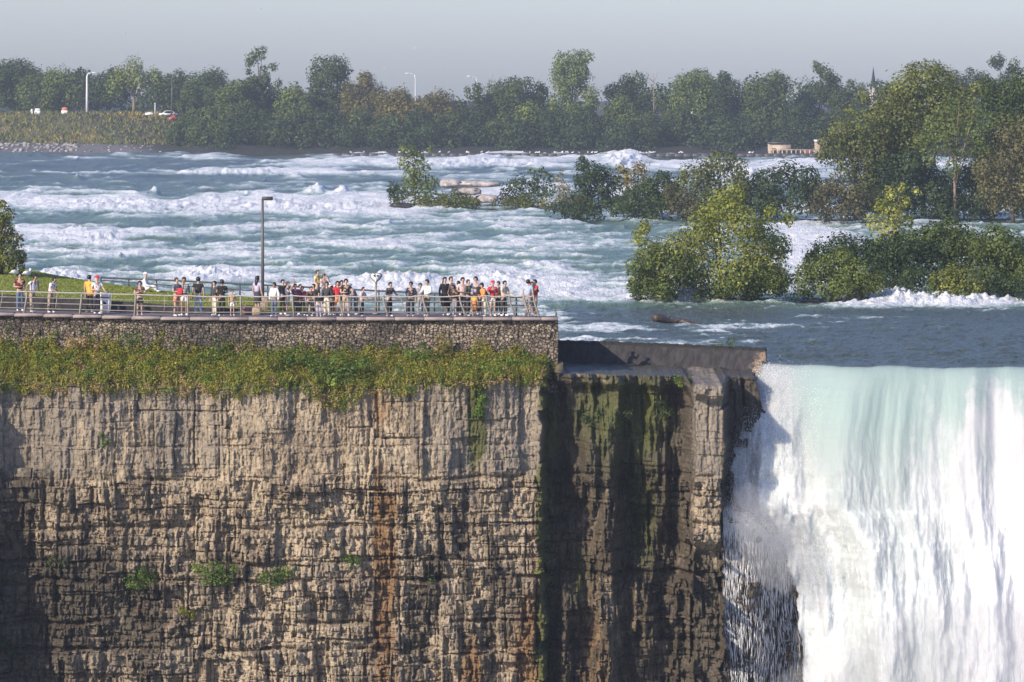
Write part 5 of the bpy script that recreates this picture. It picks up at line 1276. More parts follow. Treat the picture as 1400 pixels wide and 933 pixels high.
ip(304, 1385, [(1350, 225, 16), (1370, 210, 20), (1395, 200, 22), (1415, 215, 24), (1345, 250, 16), (1370, 245, 20), (1400, 250, 20), (1360, 270, 16), (1380, 180, 16), (1405, 170, 18), (1340, 235, 10), (1385, 275, 14)], 3.6, 'isl_brown', 'brown willow with leaning bare limbs at the right edge', dy=0, r0=.22, limbs=10, cover=1.3, shell=.2, droop=.5, tint=(.62, .25), **T_)
ip(300, 1390, [(1370, 130, 22), (1395, 120, 24), (1380, 155, 24), (1410, 150, 26), (1355, 140, 16), (1345, 118, 12)], 3.5, 'isl_green', 'dense green tree behind the brown willow', dy=14, r0=.25, tint=(.35, .25), **T_)
ip(303, 1240, [(1215, 235, 20), (1240, 225, 22), (1265, 240, 22), (1225, 265, 22), (1250, 270, 24), (1280, 262, 20), (1295, 280, 16), (1205, 275, 18)], 3.4, 'isl_dark', 'dark shrubby tree below the largest olive one', dy=4, r0=.15, tint=(.55, .3))
ip(305, 1150, [(1125, 270, 18), (1145, 258, 18), (1165, 265, 20), (1185, 275, 18), (1130, 288, 16), (1155, 288, 18), (1180, 292, 14), (1112, 284, 12)], 3.4, 'isl_brown', 'dry reddish brown bush at the water of the middle island', dy=-1, r0=.08, shell=.15, tint=(.35, .25), cover=1.5)
ip(304, 1080, [(1050, 250, 18), (1075, 238, 20), (1100, 245, 20), (1060, 275, 20), (1090, 275, 22), (1115, 255, 16), (1040, 275, 14), (1120, 280, 16)], 3.8, 'isl_dark', 'dark bush under the stone building on the far bank', dy=3, r0=.12, tint=(.55, .3), cover=1.7)
ip(303, 985, [(960, 232, 16), (985, 224, 18), (1010, 232, 16), (940, 250, 18), (970, 255, 20), (1000, 255, 20), (925, 265, 14), (1015, 258, 12), (955, 278, 18), (985, 280, 20), (1000, 216, 7), (915, 258, 9)], 3.8, 'isl_olive', 'spreading dull olive bush left of the stone building', dy=5, r0=.14, tint=(.28, .25), cover=1.7)
ip(303, 925, [(915, 262, 10), (935, 270, 12), (920, 282, 13), (945, 285, 14)], 3.2, 'isl_brown', 'thin brownish bush in front of the spreading olive one', dy=2, r0=.06, tint=(.4, .3), cover=1.2)
ip(300, 878, [(862, 268, 14), (880, 258, 14), (895, 272, 14), (865, 285, 13), (885, 288, 14), (850, 280, 10)], 3.6, 'isl_dark', 'dark low bush at the left part of the middle island', dy=2, r0=.08, tint=(.55, .3))
ip(299, 870, [(858, 240, 12), (875, 232, 12), (885, 246, 11), (862, 256, 12), (850, 232, 8)], 3.4, 'isl_gold', 'yellow leaved bush right of the ivy covered tree', dy=5, r0=.07, tint=(.45, .3), cover=1.3)
ip(298, 808, [(795, 225, 9), (805, 232, 13), (822, 238, 12), (792, 245, 11), (808, 252, 16), (825, 258, 14), (798, 270, 14), (815, 278, 15), (796, 218, 5), (830, 275, 10)], 3.6, 'isl_dark', 'upright dark ivy covered tree at the head of the middle island', dy=3, r0=.12, tint=(.45, .25), cover=2.0, **T_)
ip(298, 835, [(832, 238, 9), (842, 250, 12), (835, 268, 12), (848, 278, 12)], 3.6, 'isl_green', 'light green bush hugging the right of the ivy covered tree', dy=3.5, r0=.07, tint=(.6, .3), cover=1.5)
ip(299, 782, [(768, 278, 10), (785, 274, 11), (800, 282, 10), (772, 288, 8), (790, 290, 9)], 3.2, 'isl_brown', 'low brown bush at the foot of the ivy covered tree', dy=-1, r0=.05, shell=.2, tint=(.30, .25), cover=1.5)
ip(287, 770, [(765, 245, 7), (772, 255, 9), (778, 266, 9), (766, 270, 8), (768, 235, 4)], 3.0, 'isl_gold', 'thin tan bush between two darker bushes', dy=5, r0=.05, tint=(.40, .3), cover=.9)
ip(303, 1318, [(1295, 250, 18), (1320, 242, 18), (1340, 255, 18), (1305, 272, 18), (1330, 278, 18), (1350, 285, 16), (1290, 288, 14)], 3.4, 'isl_green', 'bushy growth behind the foot of the pale forked trunk', dy=6, r0=.1, tint=(.30, .25))
ip(302, 1040, [(1015, 262, 14), (1035, 252, 15), (1055, 268, 15), (1025, 280, 15), (1048, 285, 14)], 3.4, 'isl_green', 'dull green bush between the spreading olive and the dark one', dy=6, r0=.08, tint=(.25, .25))
ip(302, 905, [(890, 255, 12), (905, 246, 12), (920, 258, 12), (898, 272, 13), (915, 276, 12)], 3.2, 'isl_green', 'small green bush behind the thin brownish one', dy=6, r0=.06, tint=(.28, .25))
ip(301, 1400, [(1350, 200, 24), (1380, 185, 26), (1410, 190, 28), (1345, 235, 24), (1375, 230, 28), (1405, 235, 28), (1360, 265, 24), (1395, 272, 24), (1430, 240, 26)], 3.4, 'isl_olive', 'broad olive tree filling the right edge behind the brown willow', dy=10, r0=.2, tint=(.42, .28), **T_)
ip(301, 1215, [(1200, 205, 22), (1225, 200, 22), (1195, 235, 22), (1230, 232, 22), (1210, 262, 22), (1180, 258, 18)], 3.4, 'isl_olive', 'dull olive tree between the forked trunk and the pale trunk', dy=7, r0=.16, tint=(.25, .25), **T_)
def scrub(name, label, pxs, tops, bot, Yc, n, leaf, mat, seed, tint):
    r = np.random.default_rng(seed); BL = []
    for i in range(n):
        p = r.uniform(pxs[0], pxs[-1]); Y = Yc + r.uniform(-1.5, 3); k = Y / F
        rr = r.uniform(7, 12); t = r.uniform(np.interp(p, pxs, tops), bot - rr * .5)
        BL.append((PX(p, Y), Y, max(PZ(t, Y), rr * k * .4), rr * k))
    tag(link(name, foliage_mesh(name, BL, leaf * Yc / F, M[mat], r, 1.2, tint=tint)), label, 'undergrowth', kind='stuff')
scrub('undergrowth', 'dark undergrowth along the waterline of the middle island', [745, 800, 900, 1000, 1150, 1420], [285, 278, 276, 270, 262, 255], 302, GY(302), 120, 3.2, 'isl_dark', 201, (.45, .28))
scrub('undergrowth', 'dark undergrowth along the waterline of the near island', [868, 950, 1100, 1200, 1300, 1420], [385, 380, 380, 372, 368, 370], 410, GY(409), 90, 3.4, 'isl_dark', 203, (.55, .28))
scrub('undergrowth', 'low scrub along the waterline of the islet', [540, 600, 700, 765], [274, 277, 272, 272], 286, GY(286) + 1.5, 44, 3.0, 'isl_olive', 205, (.28, .25))
# islet
ip(283, 567, [(560, 206, 10), (572, 212, 10), (553, 222, 10), (568, 230, 12), (582, 228, 8), (560, 243, 12), (578, 246, 13), (592, 252, 10), (565, 260, 13), (585, 264, 12), (550, 258, 8), (588, 205, 4), (548, 205, 5), (576, 272, 10)], 3.8, 'isl_green', 'light leafy tree standing alone on the small islet', dy=2, r0=.14, tint=(.68, .28), cover=1.2, **T_)
ip(284, 545, [(538, 256, 8), (548, 264, 9), (540, 270, 8), (533, 262, 5)], 3.2, 'isl_dark', 'dark low bush left of the lone islet tree', dy=3, r0=.05, cover=1.6)
ip(285, 622, [(605, 270, 8), (622, 266, 9), (640, 272, 8), (612, 276, 7), (632, 278, 7), (652, 278, 5)], 3.0, 'isl_olive', 'low olive scrub right of the lone islet tree', dy=2, r0=.04, tint=(.40, .3), cover=1.5)
ip(285, 715, [(695, 256, 10), (712, 250, 11), (730, 254, 11), (700, 268, 11), (722, 268, 12), (742, 264, 10), (688, 270, 7)], 3.2, 'isl_dark', 'dark spreading bush in the middle of the islet', dy=4, r0=.06, tint=(.6, .3), cover=1.6)
ip(284, 742, [(735, 240, 8), (748, 244, 9), (752, 258, 10), (742, 232, 5), (728, 234, 5)], 3.2, 'isl_green', 'taller green bush at the back of the islet', dy=7, r0=.06, tint=(.40, .3), cover=1.0)
ip(287, 690, [(678, 276, 6), (692, 274, 7), (706, 277, 6)], 2.8, 'isl_brown', 'small brown scrub at the waterline of the islet', dy=1, r0=.04, cover=1.4)
M['pale_rock'] = simple('sunlit_rock', (0.40, 0.36, 0.335), .8, .45, 2.2, bump=.6)
for px, py, w, h, lab in ((640, 262, 3.4, 1.2, 'pale pinkish rock beside the lone islet tree'), (665, 272, 3.0, 1.3, 'pale rock at the water between islet bushes'), (655, 252, 5.5, 1.0, 'long flat pale rock behind the islet scrub'), (615, 251, 2.6, 1.4, 'brown rock close right of the lone islet tree'), (745, 280, 2.2, .9, 'small pale rock under the dark spreading bush'), (720, 281, 1.8, .7, 'smallest pale rock at the right part of the islet')):
    rock('rock', px, py, YB + 6, (w * .75, 2.0, h * .6), M['pale_rock'], lab, 'rock', 'rocks on the islet', seed=px % 13)
rock('rock', 548, 282, YB + 1, (2.2, 1.5, .6), M['wet_rock'], 'dark flat rock at the left tip of the islet', 'rock', 'rocks on the islet', seed=4)
# bush on the lawn at the left edge
rl = np.random.default_rng(9)
zl = float(lawn_z(np.array([2.]), np.array([217.]))[0])
plant('bush', 217.0, 2, [(-6, 300, 14), (10, 292, 9), (8, 318, 14), (20, 330, 12), (-4, 335, 20), (14, 350, 16), (28, 352, 11), (-10, 360, 18), (22, 366, 12), (-20, 320, 18), (3, 280, 7)], 3.5, 'isl_olive', 'bush with browning leaves on the lawn at the left edge', 'bush', rl, 'stems', 'foliage', None, r0=.12, base_z=zl, tint=(.45, .32), cover=1.9)

# ================================================================== FAR SHORE
FY = 905.0
def shore_y(px): return np.interp(px, [-600, 0, 120, 230, 300, 800, 1500, 2200], [975, 968, 955, 925, 905, 890, 885, 890])
def far_z(px, d):
    left = 1 - ss(215, 300, px)
    hl = np.interp(d, [-6, 0, 6, 14, 26, 46, 60, 400, 3000], [-1, .1, 1.2, 2.0, 4.6, 8.3, 8.6, 9, 10])
    hr = np.interp(d, [-6, 0, 8, 30, 60, 400, 3000], [-1, .2, 1.6, 3.0, 4.2, 6, 8])
    return hl * left + hr * (1 - left) + .35 * fbm(px / 14, d / 7, 3, 4) * ss(-2, 4, d)
def build_far():
    px = np.concatenate([np.linspace(-2600, -120, 30), np.linspace(-110, 1510, 420), np.linspace(1520, 4000, 30)])
    d = np.concatenate([np.linspace(-6, 70, 60), np.geomspace(75, 2600, 24)])
    D, P = np.meshgrid(d, px, indexing='ij')
    Y = shore_y(P) + D; X = PX(P, shore_y(P) + 40)
    m, nt, b = new_mat('far_bank_ground')
    v = coords(nt); n = noise(nt, v, .06, 5, .6); n2 = noise(nt, coords(nt, (.12, .3, 1)), .8, 5, .65)
    c = mixc(nt, mrange(nt, n, .35, .65), (0.05, 0.058, 0.025), (0.10, 0.095, 0.04))
    st = attr(nt, 'stone'); c = mixc(nt, mrange(nt, mth(nt, 'ADD', st, mth(nt, 'MULTIPLY', mth(nt, 'SUBTRACT', n2, .5), .5)), .4, .6), c, mixc(nt, n2, (0.055, 0.055, 0.06), (0.15, 0.14, 0.14)))
    c = mixc(nt, attr(nt, 'dark_ground'), c, (0.018, 0.020, 0.015))  # darkens the ground towards the right and the back
    nt.links.new(c, b.inputs['Base Color']); b.inputs['Roughness'].default_value = .95
    tag(grid_obj('far_shore', X, Y, far_z(P, D), m, {'stone': (1 - ss(8, 13, D)) * (1 - ss(225, 270, P)), 'dark_ground': ss(200, 260, P + 3 * D)}, False), 'grassy far bank with a stony edge', 'far bank', kind='structure')
    r = np.random.default_rng(14)
    def tuft(n, fn, h0, h1, w, mat, name, label, a=-40, bq=262):
        p = r.uniform(a, bq, n); dd = r.uniform(11, 58, n); k = r.random(n) < fn(p, dd); p, dd = p[k], dd[k]
        y = shore_y(p) + dd; blades(p, y, far_z(p, dd) - .1, h0, h1, w, mat, name, label, r, .5, (.45, .25), xs=PX(p, shore_y(p) + 40))
    tuft(9000, lambda p, d: .5 + .9 * fbm(p / 22, d / 9, 3, 61), .3, 1.0, .2, leafmat('far_grass', (0.12, 0.11, 0.035), (0.20, 0.185, 0.05), (0.30, 0.26, 0.08), .2), 'meadow', 'rough olive meadow grass on the far bank')
    tuft(6000, lambda p, d: .35 + 1.2 * fbm(p / 30, d / 9, 3, 67), .3, 1.2, .25, M['far_mid'], 'meadow', 'rough green meadow growth on the far bank')
    gold = lambda p, d: .75 * gau(d, 17, 4) * ss(40, 65, p) * (1 - ss(140, 160, p)) * ss(-.25, .15, fbm(p / 12, d / 4, 2, 71)) + .65 * gau(d, 46, 7) * ss(140, 165, p) * (1 - ss(200, 225, p)) + .25 * gau(p, 30, 25) * gau(d, 30, 15)
    tuft(9000, gold, .3, 1.0, .25, leafmat('far_gold', (0.20, 0.15, 0.04), (0.34, 0.25, 0.06), (0.48, 0.36, 0.10), .2), 'meadow_flowers', 'yellow flower drifts on the far bank')
    # riprap
    g = G(); 
    for i in range(230):
        p = r.uniform(-40, 128) if i < 190 else r.uniform(128, 240); dd = r.uniform(-1.5, 10)
        s = r.uniform(.2, .62) if p < 128 else r.uniform(.15, .35)
        g.ball((PX(p, shore_y(p) + 40), shore_y(p) + dd, far_z(np.array([p]), np.array([dd]))[0] + s * .2), (s * r.uniform(.8, 1.3), s, s * r.uniform(.5, .8)), 6, 5)
    tag(g.obj('rubble', simple('riprap_stone', (0.24, 0.225, 0.22), .9, .6, .9)), 'pale broken boulders along the far waterline', 'rubble', kind='stuff')
build_far()
def gz(px, d): return float(far_z(np.array([float(px)]), np.array([float(d)]))[0])
rt = np.random.default_rng(33)
TG = 'trees along the far shore'
def ft(cx, top, w, base, d, style, mat, label, leaf=2.8, group=TG, **kw):
    Y = float(shore_y(cx)) + d
    bl = auto_blobs(cx, top, w, base, style, rt)
    plant('tree' if style != 'bush' else 'shore_bush', Y, cx, bl, leaf, mat, label, 'tree' if style != 'bush' else 'bush', rt, 'trunk', 'crown', group, fill=1, base_z=gz(cx, d), limbs=5, **kw)
ft(20, 86, 84, 160, 75, 'round', 'far_dark', 'dark broad tree at the far left end of the far bank', cover=1.6)
ft(72, 99, 92, 158, 66, 'round', 'far_mid', 'olive green rounded tree just left of the white street lamp', cover=1.6, tint=(.55, .25))
ft(112, 92, 44, 160, 90, 'round', 'far_dark', 'dark tree whose top shows behind the white street lamp', cover=1.5)
ft(183, 76, 80, 158, 62, 'willow', 'far_pale', 'pale olive drooping tree with a light visible trunk on the bank', cover=1.3, droop=.8, trunk_mat='bark_pale', tint=(.45, .25), r0=.45)
ft(150, 96, 60, 160, 96, 'round', 'far_dark', 'dark tree behind the left side of the drooping tree', cover=1.5)
ft(236, 102, 66, 160, 96, 'round', 'far_dark', 'bluish dark tree behind the thin pole on the bank', cover=1.5)
ft(285, 99, 74, 165, 80, 'round', 'far_dark', 'bluish dark wide tree between thin pole and the tallest sparse tree', cover=1.5, tint=(.6, .2))
ft(262, 118, 50, 190, 50, 'round', 'far_mid', 'mid green tree above the parked cars', cover=1.5, tint=(.35, .2))
ft(357, 61, 62, 205, 30, 'sparse', 'far_mid', 'tall tree with an open top, highest left of centre', cover=1.4, tint=(.40, .28))
ft(352, 104, 70, 205, 34, 'round', 'far_mid', 'dense green tree filling in under the tall open topped one', cover=1.6, tint=(.40, .25))
ft(322, 108, 62, 200, 26, 'round', 'far_mid', 'light green tree left below the tall open topped one', cover=1.5, tint=(.62, .25))
ft(398, 118, 56, 205, 24, 'round', 'far_pale', 'pale green tree right below the tall open topped one', cover=1.4, tint=(.35, .25))
ft(452, 80, 84, 208, 34, 'tall', 'far_mid', 'big dark green tree with a knobbly top left of the distant lamp', cover=1.6, tint=(.32, .28))
ft(497, 98, 70, 208, 30, 'round', 'far_olive', 'olive tree sloping down right of the knobbly topped one', cover=1.5, tint=(.36, .28))
ft(540, 122, 74, 210, 24, 'round', 'far_olive', 'low yellowish olive tree left of the distant lamp', cover=1.5, tint=(.58, .25))
ft(592, 128, 80, 210, 24, 'round', 'far_olive', 'low brownish olive tree right of the distant lamp', cover=1.5, tint=(.40, .25))
ft(645, 113, 62, 210, 28, 'sparse', 'far_mid', 'ragged tree with bare curved branches on top', cover=1.3, tint=(.38, .25))
ft(694, 104, 76, 212, 34, 'round', 'far_dark', 'dark round tree left of the tall pale green one', cover=1.6, tint=(.62, .2))
ft(736, 112, 50, 212, 36, 'round', 'far_dark', 'small dark tree tucked against the tall pale green one', cover=1.5)
ft(783, 70, 76, 212, 26, 'tall', 'far_pale', 'tallest pale green tree, flat topped, in the middle of the shore', cover=1.6, tint=(.45, .28))
ft(860, 100, 76, 212, 34, 'round', 'far_dark', 'dark dome shaped tree right of the tall pale green one', cover=1.7, tint=(.58, .2))
ft(848, 132, 62, 212, 20, 'round', 'far_mid', 'lighter tree in front of the dark dome shaped one', cover=1.4, tint=(.62, .28))
ft(903, 122, 44, 212, 26, 'sparse', 'far_mid', 'thin tree with dead twigs sticking out of its top', cover=1.0, tint=(.42, .25))
ft(950, 94, 84, 212, 26, 'round', 'far_pale', 'pale yellow green rounded tree left of the stone building', cover=1.5, tint=(.28, .28))
ft(990, 97, 66, 212, 60, 'round', 'far_dark', 'bluish dark tree behind the pale rounded one', cover=1.5)
ft(1052, 99, 84, 212, 30, 'round', 'far_mid', 'olive green tree above the stone building', cover=1.6, tint=(.50, .25))
ft(1018, 118, 50, 212, 34, 'round', 'far_dark', 'dark narrow tree left above the stone building', cover=1.5)
ft(1122, 82, 70, 212, 38, 'sparse', 'far_dark', 'dark tree with an airy umbrella top right of the stone building', cover=1.6, tint=(.60, .2))
ft(1165, 108, 60, 212, 34, 'round', 'far_mid', 'green tree left of the dark spire', cover=1.5, tint=(.38, .25))
ft(1225, 112, 64, 212, 44, 'round', 'far_mid', 'green tree behind the olive tree of the island', cover=1.4)
ft(1300, 100, 80, 212, 44, 'round', 'far_dark', 'dark tree glimpsed behind the island trees', cover=1.5)
ft(1368, 74, 78, 212, 52, 'sparse', 'far_dark', 'dark tree with spreading top at the upper right', cover=1.5, tint=(.5, .2))
ft(1330, 92, 50, 212, 60, 'round', 'far_dark', 'bluish dark tree left of the upper right spreading one', cover=1.5)
ft(1420, 98, 70, 212, 44, 'round', 'far_mid', 'green tree cut by the right edge on the far shore', cover=1.4)
for cx, top, w, mt in ((285, 150, 70, 'far_mid'), (318, 140, 60, 'far_mid'), (262, 172, 60, 'far_dark'), (350, 148, 60, 'far_dark'), (378, 160, 50, 'far_mid'), (420, 142, 56, 'far_mid'), (452, 152, 60, 'far_dark'), (492, 150, 56, 'far_mid'), (532, 158, 56, 'far_mid'), (570, 150, 56, 'far_dark'),
                       (612, 152, 60, 'far_mid'), (655, 146, 60, 'far_dark'), (722, 138, 46, 'far_pale'), (690, 156, 56, 'far_mid'), (757, 150, 54, 'far_dark'), (800, 150, 60, 'far_dark'), (885, 158, 54, 'far_mid'), (925, 148, 60, 'far_mid'), (968, 152, 56, 'far_dark'), (1005, 156, 56, 'far_dark'), (1042, 168, 44, 'far_mid'), (1090, 140, 60, 'far_dark'), (1135, 150, 60, 'far_mid'), (1190, 150, 70, 'far_dark'), (1260, 150, 80, 'far_dark'), (1340, 150, 80, 'far_dark'), (1410, 150, 80, 'far_dark')):
    ft(cx, top, w, 212, 12 + rt.uniform(0, 5), 'round', mt, 'lower bushy tree in the dark front row of the far shore', cover=1.5, tint=(.40, .24), group='lower trees at the far waterline', r0=.2)
# unbroken wood behind and dense undergrowth at the waterline
def mass(name, label, pxs, tops, bases, d, n, leaf, mat, seed, tint=(.45, .25)):
    r = np.random.default_rng(seed); BL = []
    for i in range(n):
        p = r.uniform(pxs[0], pxs[-1]); dd = d + r.uniform(-5, 5); Y = float(shore_y(p)) + dd; k = Y / F
        t = np.interp(p, pxs, tops) + r.uniform(0, 1) ** 1.5 * (np.interp(p, pxs, bases) - np.interp(p, pxs, tops))
        rr = r.uniform(9, 18)
        BL.append((PX(p, Y), Y, max(PZ(t + rr * .6, Y), gz(p, dd) + rr * k * .3), rr * k))
    o = link(name, foliage_mesh(name, BL, leaf * 905 / F, M[mat], r, 1.3, tint=tint))
    tag(o, label, 'woodland', kind='stuff')
mass('woodland', 'dark woodland closing the view behind the shore trees', [-420, 0, 240, 300, 420, 520, 620, 760, 1000, 1200, 1700], [108, 112, 112, 112, 118, 136, 134, 124, 108, 112, 104], [165, 165, 165, 200, 205, 205, 205, 205, 205, 205, 205], 105, 440, 4.6, 'far_dark', 51)
mass('thicket', 'dark low thicket along the far waterline', [228, 300, 420, 620, 820, 1000, 1720], [176, 160, 164, 168, 166, 168, 166], [206, 212, 212, 213, 213, 213, 213], 9, 230, 3.6, 'far_dark', 53, (.35, .22))
# dead twigs over the thin tree
def twigs(px, py0, py1, d, label):
    Y = float(shore_y(px)) + d; k = Y / F; z0 = gz(px, d)
    g = G(); h = PZ(py1, Y) - z0
    g.tube([(0, 0, 0), (.2, 0, h * .6), (0, 0, h)], [.22, .14, .03], 6)
    for i in range(7):
        a = rt.uniform(-1, 1); z = h * rt.uniform(.62, .92); g.tube([(.1, 0, z), (.1 + a * 1.2, a * .3, z + h * .07), (.1 + a * 1.9, a * .5, z + h * .15)], [.07, .045, .02], 5)
    tag(g.obj('dead_tree', M['bark_pale'], None, (PX(px, Y), Y, z0), True), label, 'dead tree')
twigs(893, 150, 100, 30, 'bare grey dead tree poking above the far shore trees')
twigs(668, 150, 106, 34, 'bare dead tree with curved twigs beside the ragged tree')

# ---- lamps, spire, building, weir, vehicles of the far shore
def far_lamp(px, top, base_py, d, side, label, mat='lamp_white', r=.16):
    Y = float(shore_y(px)) + d; z0 = gz(px, d); h = PZ(top, Y) - z0
    o = empty('street_lamp', (PX(px, Y), Y, z0), label, 'street lamp', 'street lamps on the far shore')
    g = G(); g.tube([(0, 0, 0), (0, 0, h * .5), (0, 0, h * .93), (side * .25, 0, h)], [r * 1.2, r, r * .8, r * .7], 8); g.obj('pole', M[mat], o, smooth=True)
    g = G(); g.tube([(side * .25, 0, h), (side * 1.3, 0, h + .25)], r * .55, 7); g.obj('arm', M[mat], o, smooth=True)
    g = G(); g.box((side * 1.75, 0, h + .24), (1.1, .4, .22), bev=.08); g.obj('lamp_head', M[mat], o)
far_lamp(119, 101, 157, 48, 1, 'white street lamp with a curved arm on the grassy far bank', r=.28)
far_lamp(568, 102, 200, 58, -1, 'white street lamp showing above the low olive trees')
far_lamp(652, 106, 200, 70, -1, 'thin street lamp head just above the ragged tree', r=.10)
Y = float(shore_y(235)) + 48; g = G(); h = PZ(107, Y) - gz(235, 48); g.tube([(0, 0, 0), (0, 0, h)], [.15, .10], 7); g.box((-.4, 0, h - .1), (1.2, .2, .2), bev=.05)
tag(g.obj('utility_pole', M['lamp_grey'], None, (PX(235, Y), Y, gz(235, 48)), False), 'thin grey pole rising from the parked cars', 'utility pole')
Y = float(shore_y(212)) + 46; g = G(); g.tube([(0, 0, 0), (0, 0, 2.6)], [.14, .12], 7); g.box((0, 0, 2.7), (.35, .3, .25), bev=.06)
tag(g.obj('bollard', M['lamp_white'], None, (PX(212, Y), Y, gz(212, 46)), False), 'short pale post left of the parked cars', 'post')
Y = 1250.; o = empty('spire', (PX(1194, Y), Y, 6.), 'thin dark pointed spire above the far trees', 'spire')
h = PZ(91, Y) - 6; g = G(); g.box((0, 0, h * .80), (1.6, 1.6, h * .40), taper=.02); g.obj('steeple', M['lamp_dark'], o); g = G(); g.box((0, 0, h * .3), (2.2, 2.2, h * .6)); g.obj('tower', M['conc'], o)
def car(px, d, label, mat, rz, sc_=1.0):
    Y = float(shore_y(px)) + d; o = empty('parked_car', (PX(px, Y), Y, gz(px, d)), label, 'car', 'cars parked on the far bank', rz)
    prof = [(-2.1, .35), (-2.15, .75), (-1.3, .92), (-.7, 1.42), (.8, 1.45), (1.5, .98), (2.1, .85), (2.15, .35)]
    def slab(p, w, name, mt, par):
        g = G(); n = len(p); v = [(x * sc_, -w, z * sc_) for x, z in p] + [(x * sc_, w, z * sc_) for x, z in p]
        g.add(v, [(i, (i + 1) % n, n + (i + 1) % n, n + i) for i in range(n)])
        c = len(v); g.add([(0, -w, .8 * sc_), (0, w, .8 * sc_)] , None, None)
        g.t.append(np.array([(c, (i + 1) % n, i) for i in range(n)] + [(c + 1, n + i, n + (i + 1) % n) for i in range(n)])); return g.obj(name, mt, par)
    slab(prof, .88, 'body', mat, o); slab([(-1.15, .95), (-.65, 1.36), (.75, 1.38), (1.3, .98)], .90, 'window', M['glass'], o)
    for x in (-1.3, 1.3):
        for y in (-.85, .85):
            g = G(); g.tube([(x * sc_, y - .1, .33), (x * sc_, y + .1, .33)], .33, 12); g.obj('wheel', M['black'], o)
car(230, 48, 'white car with dark windows parked on the far bank', M['white'], R(8))
car(240.5, 45, 'red car half hidden by bushes beside the white car', M['red'], R(25), .9)
def boxy(name, px, d, dims, mats, label, cat, roof=None):
    Y = float(shore_y(px)) + d; o = empty(name, (PX(px, Y), Y, gz(px, d) - .05), label, cat)
    w, dp, h = dims
    g = G(); g.box((0, 0, h * .28), (w, dp, h * .56), bev=.1); g.obj('base', M[mats[1]], o)
    g = G(); g.box((0, 0, h * .75), (w * .96, dp * .96, h * .38), bev=.12, taper=.85); g.obj('upper', M[mats[0]], o)
    g = G(); g.box((0, 0, h * .97), (w * .7, dp * .7, .12), bev=.1, taper=.6); g.obj('roof', M[mats[2]], o)
boxy('hut', 51.5, 47, (1.4, 1.3, 1.5), ('white', 'white', 'dark_rail'), 'small white hut on the far bank under the trees', 'hut')
boxy('marker_post', 43.5, 47, (.55, .5, 1.25), ('white', 'white', 'white'), 'narrow white marker post left of the white hut', 'post')
boxy('kiosk', 88.5, 47, (1.5, 1.3, 1.7), ('orange', 'white', 'orange'), 'small orange and white kiosk left of the white street lamp', 'kiosk')
boxy('bench_block', 204, 46, (2.0, .6, .55), ('white', 'white', 'white'), 'low white barrier block on the far bank right of the drooping tree', 'barrier')
M['old_stone'] = simple('old_building_stone', (0.44, 0.35, 0.26), .9, .3, .6, bump=.3)
def stone_house():
    Y = 884.0; x0 = PX(1090, Y); z0 = PZ(213, Y)
    o = empty('stone_building', (x0, Y, z0), 'low ruined beige stone building with a row of posts on the far waterline', 'building')
    k = Y / F
    def bx(a, b, t, bt, d, name, mat, dy=0.0, par=o):
        g = G(); g.box(((((a + b) / 2) - 1090) * k, dy, ((213 - (t + bt) / 2)) * k), ((b - a) * k, d, (bt - t) * k)); return g.obj(name, M[mat], par)
    bx(1051, 1081, 196.5, 213, 5, 'wall', 'old_stone', 2)
    bx(1050, 1082, 194.5, 196.3, 6, 'roof', 'lamp_dark', 2)
    bx(1055, 1060, 203, 212.8, .3, 'doorway', 'lamp_dark', -.62); bx(1066, 1072, 204, 212.8, .3, 'doorway', 'lamp_dark', -.62)
    w = bx(1115, 1128, 194, 213, 4, 'tower', 'old_stone', 2); bx(1114, 1129, 191.5, 193.8, 5, 'roof', 'white', 2)
    bx(1081.3, 1114.6, 205, 213, 2, 'wall', 'red_stone', 3.5)
    for i in range(12):
        a = 1056 + i * 6.2; bx(a, a + 1.6, 205.5, 213, .25, 'post', 'old_stone', -1.2)
    bx(1050, 1132, 204.5, 205.3, .2, 'rail', 'old_stone', -1.2)
    b2 = G(); b2.box(((1059 - 1090) * k, -4, (213 - 221) * k), (38 * k, 4, 9 * k)); b2.obj('plinth', M['old_stone'], o)
stone_house()
def weir():
    g = G()
    px = np.linspace(455, 1180, 60)
    Yw = np.interp(px, [455, 800, 1180], [874, 870, 868])
    o = None
    for a, b, y0, y1 in zip(px[:-1], px[1:], Yw[:-1], Yw[1:]):
        g.box(((PX(a, y0) + PX(b, y1)) / 2, (y0 + y1) / 2, .25), (PX(b, y1) - PX(a, y0) - .04, 1.2, 1.1), bev=.05)
    tag(g.obj('weir', M['lamp_dark'], None), 'long low dark weir across the river at the far waterline', 'weir')
    r = np.random.default_rng(66)
    def gull_parts():
        g = G(); g.ball((0, 0, .20), (.30, .13, .13), 10, 7); g.ball((.27, 0, .36), (.09, .08, .09), 8, 6); g.tube([(.34, 0, .36), (.43, 0, .34)], [.025, .01], 5); g.tube([(-.2, 0, .2), (-.42, 0, .17)], [.08, .03], 6, flat=.4)
        g.tube([(.03, .04, .1), (.03, .04, -.02)], .012, 4); g.tube([(.03, -.04, .1), (.03, -.04, -.02)], .012, 4)
        return g.mesh('gull', M['gull'], True)
    me = gull_parts()
    for i in range(64):
        p = r.uniform(475, 1035) if i > 18 else r.uniform(735, 905)
        y = np.interp(p, [455, 800, 1180], [874, 870, 868])
        o = link('gull', me, None, (PX(p, y), y + r.uniform(-.3, .3), .83), r.uniform(0, 6.28)); s = r.uniform(.75, 1.1); o.scale = (s, s, s)
        tag(o, 'white gull perched on the low weir at the far waterline', 'gull', 'gulls perched on the weir')
weir()
